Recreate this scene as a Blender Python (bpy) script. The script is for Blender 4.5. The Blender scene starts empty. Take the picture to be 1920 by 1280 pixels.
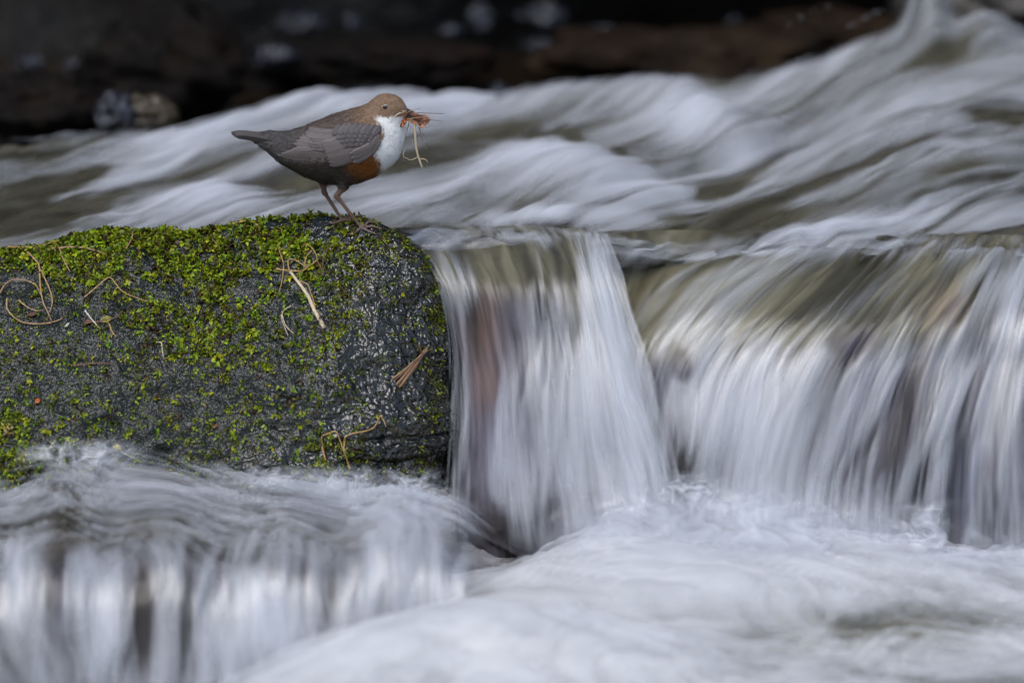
import bpy, math, random
import numpy as np
from mathutils import Vector
from mathutils.bvhtree import BVHTree

random.seed(7)
RNG = np.random.default_rng(11)
SC = bpy.context.scene
COL = SC.collection
R = math.radians

# ------------------------------------------------------------------ camera
PITCH = R(10.0)
DIST = 5.0
FRAME_W = 1.04                      # metres across the frame at the bird
KPX = FRAME_W / 1920.0 / DIST
S = FRAME_W / 1920.0
CP, SP = math.cos(PITCH), math.sin(PITCH)
CAM = np.array([0.0, -DIST * CP, DIST * SP])
cam_d = bpy.data.cameras.new("camera")
cam = bpy.data.objects.new("camera", cam_d)
COL.objects.link(cam)
cam.location = CAM
cam.rotation_euler = (math.pi / 2 - PITCH, 0, 0)
cam_d.sensor_width = 36.0
cam_d.lens = 36.0 * DIST / FRAME_W
cam_d.clip_start = 0.05
cam_d.clip_end = 400
cam_d.dof.use_dof = True
cam_d.dof.focus_distance = DIST
cam_d.dof.aperture_fstop = 2.8
SC.camera = cam

# ------------------------------------------------------------------ light
SUN_EL, SUN_AZ = R(58), R(205)      # azimuth clockwise from +Y
world = bpy.data.worlds.new("World")
SC.world = world
world.use_nodes = True
wn = world.node_tree
wn.nodes.clear()
w_out = wn.nodes.new("ShaderNodeOutputWorld")
w_bg = wn.nodes.new("ShaderNodeBackground")
w_sky = wn.nodes.new("ShaderNodeTexSky")
w_sky.sky_type = 'NISHITA'
w_sky.sun_disc = False
w_sky.sun_elevation = SUN_EL
w_sky.sun_rotation = SUN_AZ
w_sky.dust_density = 1.5
w_sky.air_density = 1.0
w_hs = wn.nodes.new("ShaderNodeHueSaturation")
w_hs.inputs['Saturation'].default_value = 0.9
w_bg.inputs['Strength'].default_value = 0.15
wn.links.new(w_sky.outputs[0], w_hs.inputs['Color'])
wn.links.new(w_hs.outputs[0], w_bg.inputs[0])
wn.links.new(w_bg.outputs[0], w_out.inputs[0])
sun_d = bpy.data.lights.new("sun", 'SUN')
sun_d.energy = 1.5
sun_d.angle = R(38)
sun_d.color = (1.0, 0.985, 0.96)
sun = bpy.data.objects.new("sun", sun_d)
COL.objects.link(sun)
sdir = Vector((math.sin(SUN_AZ) * math.cos(SUN_EL), math.cos(SUN_AZ) * math.cos(SUN_EL), math.sin(SUN_EL)))
sun.rotation_euler = sdir.to_track_quat('Z', 'Y').to_euler()
sun.location = sdir * 20
SC.view_settings.view_transform = 'Standard'
SC.view_settings.look = 'None'
SC.view_settings.exposure = 0.32
SC.view_settings.gamma = 1.0
SC.cycles.use_denoising = True
SC.cycles.use_adaptive_sampling = True
SC.cycles.adaptive_threshold = 0.04
SC.cycles.adaptive_min_samples = 16
SC.cycles.max_bounces = 4
SC.cycles.diffuse_bounces = 2
SC.cycles.glossy_bounces = 2
SC.cycles.transmission_bounces = 2
SC.cycles.transparent_max_bounces = 14
SC.cycles.caustics_reflective = False
SC.cycles.caustics_refractive = False


# ------------------------------------------------------------------ helpers
def P(px, py, y):
    """point at world depth y seen at photo position (px, py); arrays allowed"""
    px = np.asarray(px, float); py = np.asarray(py, float); y = np.asarray(y, float)
    dx = (px - 960) * KPX
    dv = (640 - py) * KPX
    dy = CP + dv * SP
    dz = -SP + dv * CP
    t = (y - CAM[1]) / dy
    return np.stack(np.broadcast_arrays(dx * t, y, CAM[2] + dz * t), -1)


def smooth01(x):
    x = np.clip(x, 0, 1)
    return x * x * (3 - 2 * x)


_TAB = np.random.default_rng(5).random(65536)


def vnoise(x, y, z=0.0, seed=0):
    """smooth value noise, about -1..1"""
    x, y, z = np.broadcast_arrays(np.asarray(x, float), np.asarray(y, float), np.asarray(z, float))
    fx, fy, fz = np.floor(x), np.floor(y), np.floor(z)
    tx, ty, tz = x - fx, y - fy, z - fz
    tx = tx ** 3 * (tx * (tx * 6 - 15) + 10); ty = ty ** 3 * (ty * (ty * 6 - 15) + 10); tz = tz ** 3 * (tz * (tz * 6 - 15) + 10)
    hx = [(fx.astype(np.int64) + a) * 73856093 + seed * 7919 for a in (0, 1)]
    hy = [(fy.astype(np.int64) + a) * 19349663 for a in (0, 1)]
    hz = [(fz.astype(np.int64) + a) * 83492791 for a in (0, 1)]
    out = 0
    for c in (0, 1):
        row = 0
        for b in (0, 1):
            hyz = hy[b] ^ hz[c]
            h0 = hx[0] ^ hyz; h1 = hx[1] ^ hyz
            v0 = _TAB[(h0 ^ (h0 >> 15)) & 65535]; v1 = _TAB[(h1 ^ (h1 >> 15)) & 65535]
            row = row + (v0 + (v1 - v0) * tx) * (ty if b else 1 - ty)
        out = out + row * (tz if c else 1 - tz)
    return out * 2 - 1


def fbm(x, y, z=0.0, octaves=4, seed=0, gain=0.5):
    o, a, f = 0, 1.0, 1.0
    for i in range(octaves):
        o = o + a * vnoise(x * f, y * f, np.asarray(z) * f, seed + i * 17)
        a *= gain; f *= 2.03
    return o


def cr_matrix(k, n):
    """Catmull-Rom weights for n samples over k control points"""
    M = np.zeros((n, k))
    for i, t in enumerate(np.linspace(0, k - 1, n)):
        j = min(int(t), k - 2); f = t - j
        w = [-.5 * f + f * f - .5 * f ** 3, 1 - 2.5 * f * f + 1.5 * f ** 3, .5 * f + 2 * f * f - 1.5 * f ** 3, -.5 * f * f + .5 * f ** 3]
        for d, wv in zip((-1, 0, 1, 2), w):
            jj = j + d
            if jj < 0:
                M[i, 0] += 2 * wv; M[i, 1] -= wv
            elif jj > k - 1:
                M[i, k - 1] += 2 * wv; M[i, k - 2] -= wv
            else:
                M[i, jj] += wv
    return M


def interp_grid(ctrl, n, m):
    """ctrl [a][b][c] -> smooth [n][m][c]"""
    ctrl = np.asarray(ctrl, float)
    A = cr_matrix(ctrl.shape[0], n); B = cr_matrix(ctrl.shape[1], m)
    return np.einsum('ibc,jb->ijc', np.einsum('ia,abc->ibc', A, ctrl), B)


def spline(pts, n):
    pts = np.asarray(pts, float)
    return cr_matrix(len(pts), n) @ pts


def grid_normals(p):
    a = np.gradient(p, axis=0); b = np.gradient(p, axis=1)
    n = np.cross(a, b)
    n /= np.linalg.norm(n, axis=-1, keepdims=True) + 1e-12
    return n


def grid_faces(n, m, off=0):
    i, j = np.meshgrid(np.arange(n - 1), np.arange(m - 1), indexing='ij')
    a = (i * m + j).ravel() + off
    return np.stack([a, a + 1, a + m + 1, a + m], 1)


def make_mesh(name, verts, faces, mat=None, smooth=True):
    """faces: an (n,k) int array, or a list of such arrays"""
    verts = np.asarray(verts, np.float32).reshape(-1, 3)
    if isinstance(faces, np.ndarray):
        faces = [faces]
    faces = [np.asarray(f, np.int32) for f in faces if len(f)]
    me = bpy.data.meshes.new(name)
    me.vertices.add(len(verts))
    me.vertices.foreach_set("co", verts.ravel())
    loops = np.concatenate([f.ravel() for f in faces])
    tot = np.concatenate([np.full(len(f), f.shape[1], np.int32) for f in faces])
    start = np.concatenate([[0], np.cumsum(tot)[:-1]]).astype(np.int32)
    me.loops.add(len(loops))
    me.loops.foreach_set("vertex_index", loops.astype(np.int32))
    me.polygons.add(len(tot))
    me.polygons.foreach_set("loop_start", start)
    me.polygons.foreach_set("loop_total", tot)
    me.update(calc_edges=True)
    me.validate()
    if smooth:
        me.polygons.foreach_set("use_smooth", np.ones(len(me.polygons), bool))
    if mat is not None:
        me.materials.append(mat)
    return me


def set_float(me, name, v):
    a = me.attributes.new(name, 'FLOAT', 'POINT'); a.data.foreach_set("value", np.asarray(v, np.float32).ravel())


def set_vec(me, name, v):
    a = me.attributes.new(name, 'FLOAT_VECTOR', 'POINT'); a.data.foreach_set("vector", np.asarray(v, np.float32).ravel())


def set_col(me, name, v):
    v = np.asarray(v, np.float32).reshape(-1, 3)
    v = np.concatenate([v, np.ones((len(v), 1), np.float32)], 1)
    a = me.attributes.new(name, 'FLOAT_COLOR', 'POINT'); a.data.foreach_set("color", v.ravel())


def obj(name, me, parent=None, label=None, cat=None, group=None, kind=None, loc=None):
    o = bpy.data.objects.new(name, me)
    COL.objects.link(o)
    if parent is not None:
        o.parent = parent
    if loc is not None:
        o.location = loc
    if label: o['label'] = label
    if cat: o['category'] = cat
    if group: o['group'] = group
    if kind: o['kind'] = kind
    return o


def tube(pts, radii, sides=6, flat=1.0, twist=0.0, cap=True):
    """swept tube -> verts, quads, tris"""
    pts = np.asarray(pts, float); n = len(pts)
    radii = np.broadcast_to(np.asarray(radii, float), (n,))
    T = np.gradient(pts, axis=0); T /= np.linalg.norm(T, axis=1, keepdims=True) + 1e-12
    ref = np.array([0.13, -0.95, 0.29])
    A = np.cross(T, ref); A /= np.linalg.norm(A, axis=1, keepdims=True) + 1e-12
    B = np.cross(T, A)
    ang = np.linspace(0, 2 * math.pi, sides, endpoint=False)
    V = []
    for i in range(n):
        tw = twist * i / max(n - 1, 1)
        a = ang + tw
        V.append(pts[i] + radii[i] * (np.outer(np.cos(a), A[i]) + flat * np.outer(np.sin(a), B[i])))
    V = np.concatenate(V)
    q = []
    for i in range(n - 1):
        for k in range(sides):
            q.append((i * sides + k, i * sides + (k + 1) % sides, (i + 1) * sides + (k + 1) % sides, (i + 1) * sides + k))
    t = []
    if cap:
        V = np.concatenate([V, pts[:1], pts[-1:]])
        c0, c1 = n * sides, n * sides + 1
        for k in range(sides):
            t.append((c0, (k + 1) % sides, k))
            t.append((c1, (n - 1) * sides + k, (n - 1) * sides + (k + 1) % sides))
    return V, np.array(q), np.array(t, int).reshape(-1, 3)


# ------------------------------------------------------------------ node helpers
class NT:
    def __init__(self, name):
        self.m = bpy.data.materials.new(name); self.m.use_nodes = True
        self.t = self.m.node_tree; self.t.nodes.clear()
        self.out = self.t.nodes.new("ShaderNodeOutputMaterial")

    def n(self, typ, **kw):
        nd = self.t.nodes.new(typ)
        for k, v in kw.items():
            if k.startswith('i_'):
                key = k[2:]
                key = int(key) if key.isdigit() else key
                self.set(nd.inputs[key], v)
            else:
                setattr(nd, k, v)
        return nd

    def set(self, sock, v):
        if isinstance(v, bpy.types.NodeSocket):
            self.t.links.new(v, sock)
        else:
            sock.default_value = v

    def math(self, op, a, b=0.0, c=0.0, clamp=False):
        nd = self.n("ShaderNodeMath", operation=op, use_clamp=clamp)
        self.set(nd.inputs[0], a); self.set(nd.inputs[1], b); self.set(nd.inputs[2], c)
        return nd.outputs[0]

    def noise(self, vec, scale, detail=2.0, rough=0.5, dist=0.0, dims='3D'):
        nd = self.n("ShaderNodeTexNoise", noise_dimensions=dims)
        self.set(nd.inputs['Vector'], vec); nd.inputs['Scale'].default_value = scale
        nd.inputs['Detail'].default_value = detail; nd.inputs['Roughness'].default_value = rough
        nd.inputs['Distortion'].default_value = dist
        return nd.outputs[0]

    def ramp(self, fac, stops):
        nd = self.n("ShaderNodeValToRGB")
        el = nd.color_ramp.elements
        while len(el) < len(stops):
            el.new(0.5)
        for e, (p, c) in zip(el, stops):
            e.position = p; e.color = (*c, 1) if len(c) == 3 else c
        self.set(nd.inputs[0], fac)
        return nd.outputs[0]

    def mix(self, fac, a, b, blend='MIX'):
        nd = self.n("ShaderNodeMix", data_type='RGBA', blend_type=blend)
        self.set(nd.inputs[0], fac)
        for s_, v in ((nd.inputs[6], a), (nd.inputs[7], b)):
            if not isinstance(v, bpy.types.NodeSocket) and len(v) == 3:
                v = (*v, 1)
            self.set(s_, v)
        return nd.outputs[2]

    def maprange(self, v, a, b, c=0.0, d=1.0, smooth=False):
        nd = self.n("ShaderNodeMapRange", interpolation_type='SMOOTHSTEP' if smooth else 'LINEAR')
        self.set(nd.inputs[0], v)
        for i, x in zip((1, 2, 3, 4), (a, b, c, d)):
            self.set(nd.inputs[i], x)
        return nd.outputs[0]

    def attr(self, name, out=2):
        return self.n("ShaderNodeAttribute", attribute_name=name).outputs[out]

    def surf(self, s):
        self.t.links.new(s, self.out.inputs[0])
        return self.m


def scaled(nt, vec, s):
    nd = nt.n("ShaderNodeVectorMath", operation='MULTIPLY')
    nt.set(nd.inputs[0], vec); nd.inputs[1].default_value = s
    return nd.outputs[0]


def streaks(u, v, layer, us=1.0, vs=1.0, w=(1.0, .9, .7, .45), seed=0, turb=0.0, ts=1.0, wb=1.0):
    """flow-aligned broken streaks, mean 0, spread about 1 (u along the current, v across, metres);
    turb 0..1 mixes in curling wisps of foam"""
    w1 = vnoise(u * 5 * us, v * 9 * vs, layer * .9, seed + 1)
    w2 = vnoise(u * 14 * us, v * 30 * vs, layer * 1.7, seed + 2)
    w3 = vnoise(u * 30 * us, v * 70 * vs, layer * 1.1, seed + 7)
    v2 = v + wb * (w1 * .030 + w2 * .008 + w3 * .0025) / vs
    u2 = u + w2 * .03 / us
    o = w[0] * vnoise(u2 * 6.0 * us, v2 * 17 * vs, layer * 1.3, seed + 3)
    o = o + w[1] * vnoise(u2 * 6.5 * us, v2 * 55 * vs + w1 * 1.5 * wb, layer * 2.1, seed + 4)
    o = o + w[2] * vnoise(u2 * 10 * us, (v2 + u2 * .06) * 150 * vs, layer * 3.3, seed + 5)
    o = o + w[3] * vnoise(u2 * 16 * us, (v2 - u2 * .05) * 380 * vs, layer * 4.7, seed + 6)
    o = o / (0.42 * math.sqrt(sum(x * x for x in w)))
    if np.any(np.asarray(turb) > 0):
        a, c = u * ts, v * ts
        q1 = fbm(a * 11, c * 11, layer * .8, 3, seed + 11); q2 = fbm(a * 11 + 7.3, c * 11 + 2.9, layer * .8, 3, seed + 12)
        a = a + q1 * .045; c = c + q2 * .045
        r = (1 - 2.2 * np.abs(fbm(a * 20, c * 26, layer * 1.9, 3, seed + 13))) * .9 + .9 * fbm(a * 9, c * 13, layer * 1.3, 3, seed + 14) + .5 * vnoise(a * 90, c * 120, layer, seed + 15)
        r = (r - .25) / .75
        o = o * (1 - turb) + r * turb
    return o


def veil_material(name, tint=(0.80, 0.82, 0.87), gloss=0.05, trl=0.3):
    """aerated water: opacity per point from the 'alpha' attribute"""
    nt = NT(name)
    a = nt.attr('alpha', 2)
    dif = nt.n("ShaderNodeBsdfDiffuse"); dif.inputs[0].default_value = (*tint, 1)
    tr = nt.n("ShaderNodeBsdfTranslucent"); tr.inputs[0].default_value = (*tint, 1)
    fo = nt.n("ShaderNodeMixShader"); fo.inputs[0].default_value = trl
    nt.t.links.new(dif.outputs[0], fo.inputs[1]); nt.t.links.new(tr.outputs[0], fo.inputs[2])
    film = nt.n("ShaderNodeBsdfTransparent").outputs[0]
    if gloss > 0:
        gl = nt.n("ShaderNodeBsdfGlossy"); gl.inputs['Roughness'].default_value = 0.32
        fm = nt.n("ShaderNodeMixShader")
        nt.set(fm.inputs[0], nt.math('MULTIPLY', nt.math('MULTIPLY', a, 6.0, clamp=True), gloss))
        nt.t.links.new(film, fm.inputs[1]); nt.t.links.new(gl.outputs[0], fm.inputs[2])
        film = fm.outputs[0]
    mx = nt.n("ShaderNodeMixShader"); nt.set(mx.inputs[0], a)
    nt.t.links.new(film, mx.inputs[1]); nt.t.links.new(fo.outputs[0], mx.inputs[2])
    return nt.surf(mx.outputs[0])


def water_material(name, deep=(0.035, 0.033, 0.024), light=(0.085, 0.08, 0.06), rough=0.22):
    """clear dark water; 'alpha' carries the streaks of fine bubbles just under the surface"""
    nt = NT(name)
    col = nt.mix(nt.attr('alpha', 2), deep, light)
    b = nt.n("ShaderNodeBsdfPrincipled")
    nt.set(b.inputs['Base Color'], col); b.inputs['Roughness'].default_value = rough; b.inputs['IOR'].default_value = 1.33
    return nt.surf(b.outputs[0])


def rock_material(name, cols, scale=14.0, rough=(0.18, 0.5), bump=0.6, fine=160.0, dist=0.004, spec=0.5):
    nt = NT(name)
    tc = nt.n("ShaderNodeTexCoord").outputs['Object']
    a = nt.noise(tc, scale, 6, 0.6)
    c = nt.ramp(a, [(0.3, cols[0]), (0.5, cols[1]), (0.68, cols[2])])
    f = nt.noise(tc, fine, 4, 0.6, 0.4)
    b = nt.n("ShaderNodeBsdfPrincipled")
    nt.set(b.inputs['Base Color'], c)
    nt.set(b.inputs['Roughness'], nt.maprange(f, 0.3, 0.7, rough[0], rough[1]))
    b.inputs['Specular IOR Level'].default_value = spec
    bm = nt.n("ShaderNodeBump"); bm.inputs['Strength'].default_value = bump; bm.inputs['Distance'].default_value = dist
    nt.set(bm.inputs['Height'], nt.math('ADD', a, nt.math('MULTIPLY', f, 0.6)))
    nt.set(b.inputs['Normal'], bm.outputs[0])
    return nt.surf(b.outputs[0])


def sheathed_rock_material(name):
    """rock and clear water under the foam: soft colours of the stone drawn out along the fall"""
    nt = NT(name)
    al = nt.attr('alpha', 2)
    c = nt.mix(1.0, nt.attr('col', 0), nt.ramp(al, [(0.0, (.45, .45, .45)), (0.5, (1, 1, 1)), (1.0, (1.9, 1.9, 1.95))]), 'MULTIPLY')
    b = nt.n("ShaderNodeBsdfPrincipled")
    nt.set(b.inputs['Base Color'], c); b.inputs['Roughness'].default_value = 0.30; b.inputs['IOR'].default_value = 1.33
    return nt.surf(b.outputs[0])


def plain_material(name, col, rough=0.6, var=0.25, scale=300.0, trans=0.0, spec=0.4):
    nt = NT(name)
    tc = nt.n("ShaderNodeTexCoord").outputs['Object']
    a = nt.noise(tc, scale, 3, 0.6)
    c = nt.mix(nt.maprange(a, 0.3, 0.7), tuple(x * (1 - var) for x in col), tuple(min(1, x * (1 + var)) for x in col))
    b = nt.n("ShaderNodeBsdfPrincipled")
    nt.set(b.inputs['Base Color'], c); b.inputs['Roughness'].default_value = rough
    b.inputs['Specular IOR Level'].default_value = spec
    s = b.outputs[0]
    if trans > 0:
        t = nt.n("ShaderNodeBsdfTranslucent"); nt.set(t.inputs[0], c)
        m = nt.n("ShaderNodeMixShader"); m.inputs[0].default_value = trans
        nt.t.links.new(s, m.inputs[1]); nt.t.links.new(t.outputs[0], m.inputs[2]); s = m.outputs[0]
    return nt.surf(s)


def colour_attr_material(name, rough=0.6, trans=0.0, spec=0.35, var=0.2, scale=900.0, bump=0.0):
    nt = NT(name)
    c0 = nt.attr('col', 0)
    tc = nt.n("ShaderNodeTexCoord").outputs['Object']
    a = nt.noise(tc, scale, 3, 0.6)
    c = nt.mix(1.0, c0, nt.ramp(a, [(0.3, (1 - var,) * 3), (0.7, (1 + var,) * 3)]), 'MULTIPLY')
    b = nt.n("ShaderNodeBsdfPrincipled")
    nt.set(b.inputs['Base Color'], c); b.inputs['Roughness'].default_value = rough
    b.inputs['Specular IOR Level'].default_value = spec
    if bump:
        bm = nt.n("ShaderNodeBump"); bm.inputs['Strength'].default_value = bump; bm.inputs['Distance'].default_value = 0.0008
        nt.set(bm.inputs['Height'], a); nt.set(b.inputs['Normal'], bm.outputs[0])
    s = b.outputs[0]
    if trans > 0:
        t = nt.n("ShaderNodeBsdfTranslucent"); nt.set(t.inputs[0], c)
        m = nt.n("ShaderNodeMixShader"); m.inputs[0].default_value = trans
        nt.t.links.new(s, m.inputs[1]); nt.t.links.new(t.outputs[0], m.inputs[2]); s = m.outputs[0]
    return nt.surf(s)


# ------------------------------------------------------------------ water builder
def blob_field(cx, cy, base, blobs):
    """sum of soft ellipses over a patch's own chart coordinates"""
    f = np.full(cx.shape, float(base)) if np.isscalar(base) else base.copy()
    for (x, y, rx, ry, rot, val) in blobs:
        c, s = math.cos(R(rot)), math.sin(R(rot))
        dx, dy = cx - x, cy - y
        a = (dx * c + dy * s) / rx; b = (-dx * s + dy * c) / ry
        f = f + val * np.exp(-(a * a + b * b) * 1.1)
    return f


def water_object(name, pos, foam, u, v, veil_mat, base_mat=None, layers=3, gap=0.004, relief=0.003, rs=(4, 25), seed=0, flip=1.0, foam_drop=0.08, kind='structure',
                 us=1.0, vs=1.0, amax=.62, contrast=.22, w=(1.0, .8, .5, .25), fade=1.0, turb=0.0, ts=1.0, lump=0.0, wb=1.0, col=None, curl=None, base_off=0.0, cut=1.0):
    """one stretch of water: an optional clear body plus several foam veils above it"""
    nrm = grid_normals(pos) * flip
    V, F, AL, MI = [], [], [], []
    off = 0
    n, m = pos.shape[:2]
    start = 0 if base_mat is not None else 1
    edge = smooth01(foam / .15)
    for L in range(start, layers + 1):
        st = streaks(u, v, L + seed * .37, us, vs, w, seed * 50, turb, ts, wb)
        rel = relief * (0.7 * vnoise(u * rs[0], v * rs[1], L * 0.35, seed) + 0.3 * vnoise(u * rs[0] * 2.3, v * rs[1] * 2.7, L * 0.6, seed + 5) + .12 * st) + lump * turb * st * .5
        h = (L - 1) * gap + rel if L > 0 else rel - gap * 0.8 - base_off
        pb = pos if L > 0 or curl is None else pos + curl[..., None] * np.array([0, 1.0, -.25])
        V.append((pb + nrm * h[..., None]).reshape(-1, 3)); F.append(grid_faces(int(n * cut) if L == 0 else n, m, off)); off += n * m
        if L == 0:
            al = np.clip(.5 + .35 * st, 0, 1)
        else:
            al = np.clip(foam - foam_drop * (L - 1) + contrast * st, 0, 1) * edge * fade * amax
        AL.append(al.ravel())
        MI.append(np.full(len(F[-1]), 0 if L == 0 else 1))
    me = make_mesh(name, np.concatenate(V), np.concatenate(F))
    me.materials.append(base_mat if base_mat is not None else veil_mat); me.materials.append(veil_mat)
    me.polygons.foreach_set("material_index", np.concatenate(MI).astype(np.int32))
    set_float(me, 'alpha', np.concatenate(AL))
    if col is not None:
        cc = np.full((len(V), n * m, 3), .8); cc[0] = col.reshape(-1, 3)
        set_col(me, 'col', cc)
    return obj(name, me, kind=kind)


def arc_uv(pos, along=0):
    """metres along and across a patch"""
    d = np.linalg.norm(np.diff(pos, axis=along), axis=-1)
    z = np.zeros_like(np.take(d, [0], axis=along))
    u = np.cumsum(np.concatenate([z, d], axis=along), axis=along)
    ac = 1 - along
    mid = np.take(pos, [pos.shape[along] // 2], axis=along)
    dv = np.linalg.norm(np.diff(mid, axis=ac), axis=-1)
    v = np.cumsum(np.concatenate([np.zeros_like(np.take(dv, [0], axis=ac)), dv], axis=ac), axis=ac)
    return u, np.broadcast_to(v, u.shape).copy()


def edge_fade(n, m, a0=0.0, a1=0.0, b0=0.0, b1=0.0):
    i = np.linspace(0, 1, n)[:, None]; j = np.linspace(0, 1, m)[None, :]
    f = np.ones((n, m))
    if a0: f = f * smooth01(i / a0)
    if a1: f = f * smooth01((1 - i) / a1)
    if b0: f = f * smooth01(j / b0)
    if b1: f = f * smooth01((1 - j) / b1)
    return f


# ------------------------------------------------------------------ materials of the setting
M_VEIL = veil_material('aerated_water')
M_VEIL_POOL = veil_material('pool_foam', tint=(.86, .862, .875), gloss=.03)
M_WATER_RIVER = water_material('water_river', deep=(0.034, 0.031, 0.021), light=(0.105, 0.096, 0.066))
M_WATER_POOL = water_material('water_pool', deep=(0.10, 0.095, 0.07), light=(0.22, 0.21, 0.17), rough=0.3)
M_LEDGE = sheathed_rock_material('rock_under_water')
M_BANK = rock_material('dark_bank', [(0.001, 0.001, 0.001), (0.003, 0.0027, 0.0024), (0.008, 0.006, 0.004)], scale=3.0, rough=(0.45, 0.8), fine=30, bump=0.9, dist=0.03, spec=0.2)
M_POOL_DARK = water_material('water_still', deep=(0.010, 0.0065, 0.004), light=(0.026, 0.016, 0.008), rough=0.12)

# ------------------------------------------------------------------ river above the falls
COLS = [2420, 2040, 1880, 1720, 1560, 1400, 1240, 1080, 920, 760, 600, 440, 280, 120, -60, -420]
LIP = [476, 470, 466, 462, 460, 462, 462, 452, 446, 442, 446, 462, 470, 476, 480, 486]
LIPY = [.12, .12, .12, .12, .12, .12, .11, .085, .085, .085, .14, .16, .16, .16, .16, .16]
FAR = [110, 95, 62, 60, 108, 140, 152, 162, 186, 176, 196, 222, 250, 262, 268, 274]
YMAX = [1.17, 1.15, 1.12, 1.1, 1.08, 1.05, 1.03, 1.02, 1.0, 0.98, 0.92, 0.82, 0.74, 0.68, 0.64, 0.6]
FR = [0.0, 0.07, 0.16, 0.28, 0.42, 0.58, 0.75, 0.9, 1.0]
rows = []
for f in FR:
    line = []
    for c, l, fa, ym, ly in zip(COLS, LIP, FAR, YMAX, LIPY):
        mid = 440 if c > 700 else l - 15
        if f <= 0.07:
            py = l + (mid - l) * (f / 0.07)
        else:
            g = (f - 0.07) / 0.93
            py = mid + (fa - mid) * g ** 0.88
        yy = ly + f * (ym - ly)
        line.append((*P(c, py, yy), c, py, f))
    rows.append(line)
# the clear water bends down over the lip behind the veils
for k, (dp, dy_) in enumerate(((10, .014), (32, .018), (70, -.05))):
    rows.insert(0, [(*P(c, l + dp, ly - dy_), c, l + dp, -.05 * (k + 1)) for c, l, ly in zip(COLS, LIP, LIPY)])
# the far side of the crest drops back to the still pool
rows.append([(*(P(c, fa, ym) + np.array([0, 0.12, -0.05])), c, fa - 14, 1.06) for c, fa, ym in zip(COLS, FAR, YMAX)])
G = interp_grid(rows, 230, 440)
pos, cx, cy, ff = G[..., :3].copy(), G[..., 3], G[..., 4], G[..., 5]
BUMPS = [(1060, 335, 150, 55, 8, .030), (1330, 235, 130, 45, 20, .028), (1150, 185, 160, 22, 0, .012), (1742, 46, 34, 44, 0, .095), (1850, 75, 60, 40, 0, .022),
         (1640, 150, 120, 40, -25, .015), (390, 385, 140, 34, 0, .016), (620, 205, 150, 25, 0, .012), (330, 275, 140, 22, -8, .012), (1430, 300, 130, 26, -30, -.018),
         (1000, 265, 110, 20, 5, -.014), (560, 335, 140, 16, -8, -.012), (1700, 330, 200, 40, -18, .012), (1560, 445, 150, 18, -8, .008), (990, 420, 120, 16, 0, .008)]
hz = blob_field(cx, cy, 0.0, BUMPS)
hz += 0.006 * fbm(cx / 110 + cy / 90, (cy + cx * 0.32) / 22, 0, 3, 3) * smooth01(ff / 0.15)
pos[..., 2] += hz
nl = 1 - smooth01(np.abs(ff) / .12)
pos[..., 1] += .022 * vnoise(cx / 75, 0, 0, 57) * nl
pos[..., 2] += .006 * vnoise(cx / 48, 3, 0, 58) * nl
FOAM_R = [(20, 285, 150, 26, -6, -.16), (300, 240, 120, 10, -12, -.08), (390, 385, 150, 34, 0, .30), (330, 272, 190, 26, -10, .22), (620, 206, 170, 24, -6, .25), (880, 205, 140, 30, 0, .28), (230, 330, 120, 14, -18, .18),
          (80, 345, 110, 16, -12, -.32), (20, 410, 140, 26, -10, -.35), (560, 338, 160, 15, -8, -.30), (830, 300, 130, 18, -10, -.22), (1000, 262, 120, 20, 5, -.34),
          (1060, 340, 190, 52, 10, .38), (1280, 375, 90, 14, 18, .1), (1320, 255, 130, 45, 20, .30), (1130, 185, 200, 22, 0, .20), (1100, 297, 60, 12, 5, -.28), (1180, 320, 60, 14, 20, -.18),
          (1400, 320, 150, 16, -27, -.34), (1330, 405, 150, 16, -4, -.28), (1560, 330, 200, 20, -22, -.16), (1560, 210, 160, 50, -25, .10), (1740, 50, 50, 40, 0, .05), (1880, 90, 90, 40, 0, .1),
          (1860, 280, 110, 40, 0, .12), (1890, 215, 80, 13, 0, -.26), (1720, 390, 200, 12, -18, .12), (1560, 440, 190, 16, -8, .34), (1850, 440, 150, 10, -10, -.25), (1280, 450, 170, 24, -6, -.55),
          (1180, 458, 180, 10, 0, -.45), (1000, 424, 130, 12, 0, .32), (860, 446, 200, 12, 0, -.42), (1100, 415, 250, 10, 0, .14), (760, 380, 100, 30, 0, .12), (1780, 480, 260, 10, 0, .05)]
foam = .18 + 1.7 * blob_field(cx, cy, 0.0, FOAM_R) + .10 * fbm(cx / 170 + cy / 60, (cy + cx * .3) / 40, 0, 3, 13)
foam = foam * smooth01((ff + .02) / .05) + .25 * (1 - smooth01((ff + .02) / .05))
foam = np.clip(foam, 0.0, 0.95)
foam *= smooth01((1.05 - ff) / 0.06)
uu = (2040 - cx) * S
vv = (ff - 0.0009 * (cx - 960)) * 1.0
RIVER = water_object('river_water', pos, foam, uu, vv, M_VEIL, M_WATER_RIVER, layers=2, gap=0.005, relief=0.004, rs=(5, 16), seed=1, flip=1.0 if grid_normals(pos)[70, 200, 2] > 0 else -1.0, vs=.5, us=.9, contrast=.25, amax=.74, w=(1.0, .9, .6, .0), turb=.32, ts=.5)
river_grid = pos

# ------------------------------------------------------------------ the ledge the falls run over, and the falls
def ragged(f, u, v, seed):
    """uneven, torn rims instead of a straight fade"""
    k = .5 + .5 * vnoise(u * 9, v * 40, 0, seed + 70) + .4 * vnoise(u * 25, v * 110, 0, seed + 71)
    return smooth01((f - .55 * (1 - f) * k) * 1.05)


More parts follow.
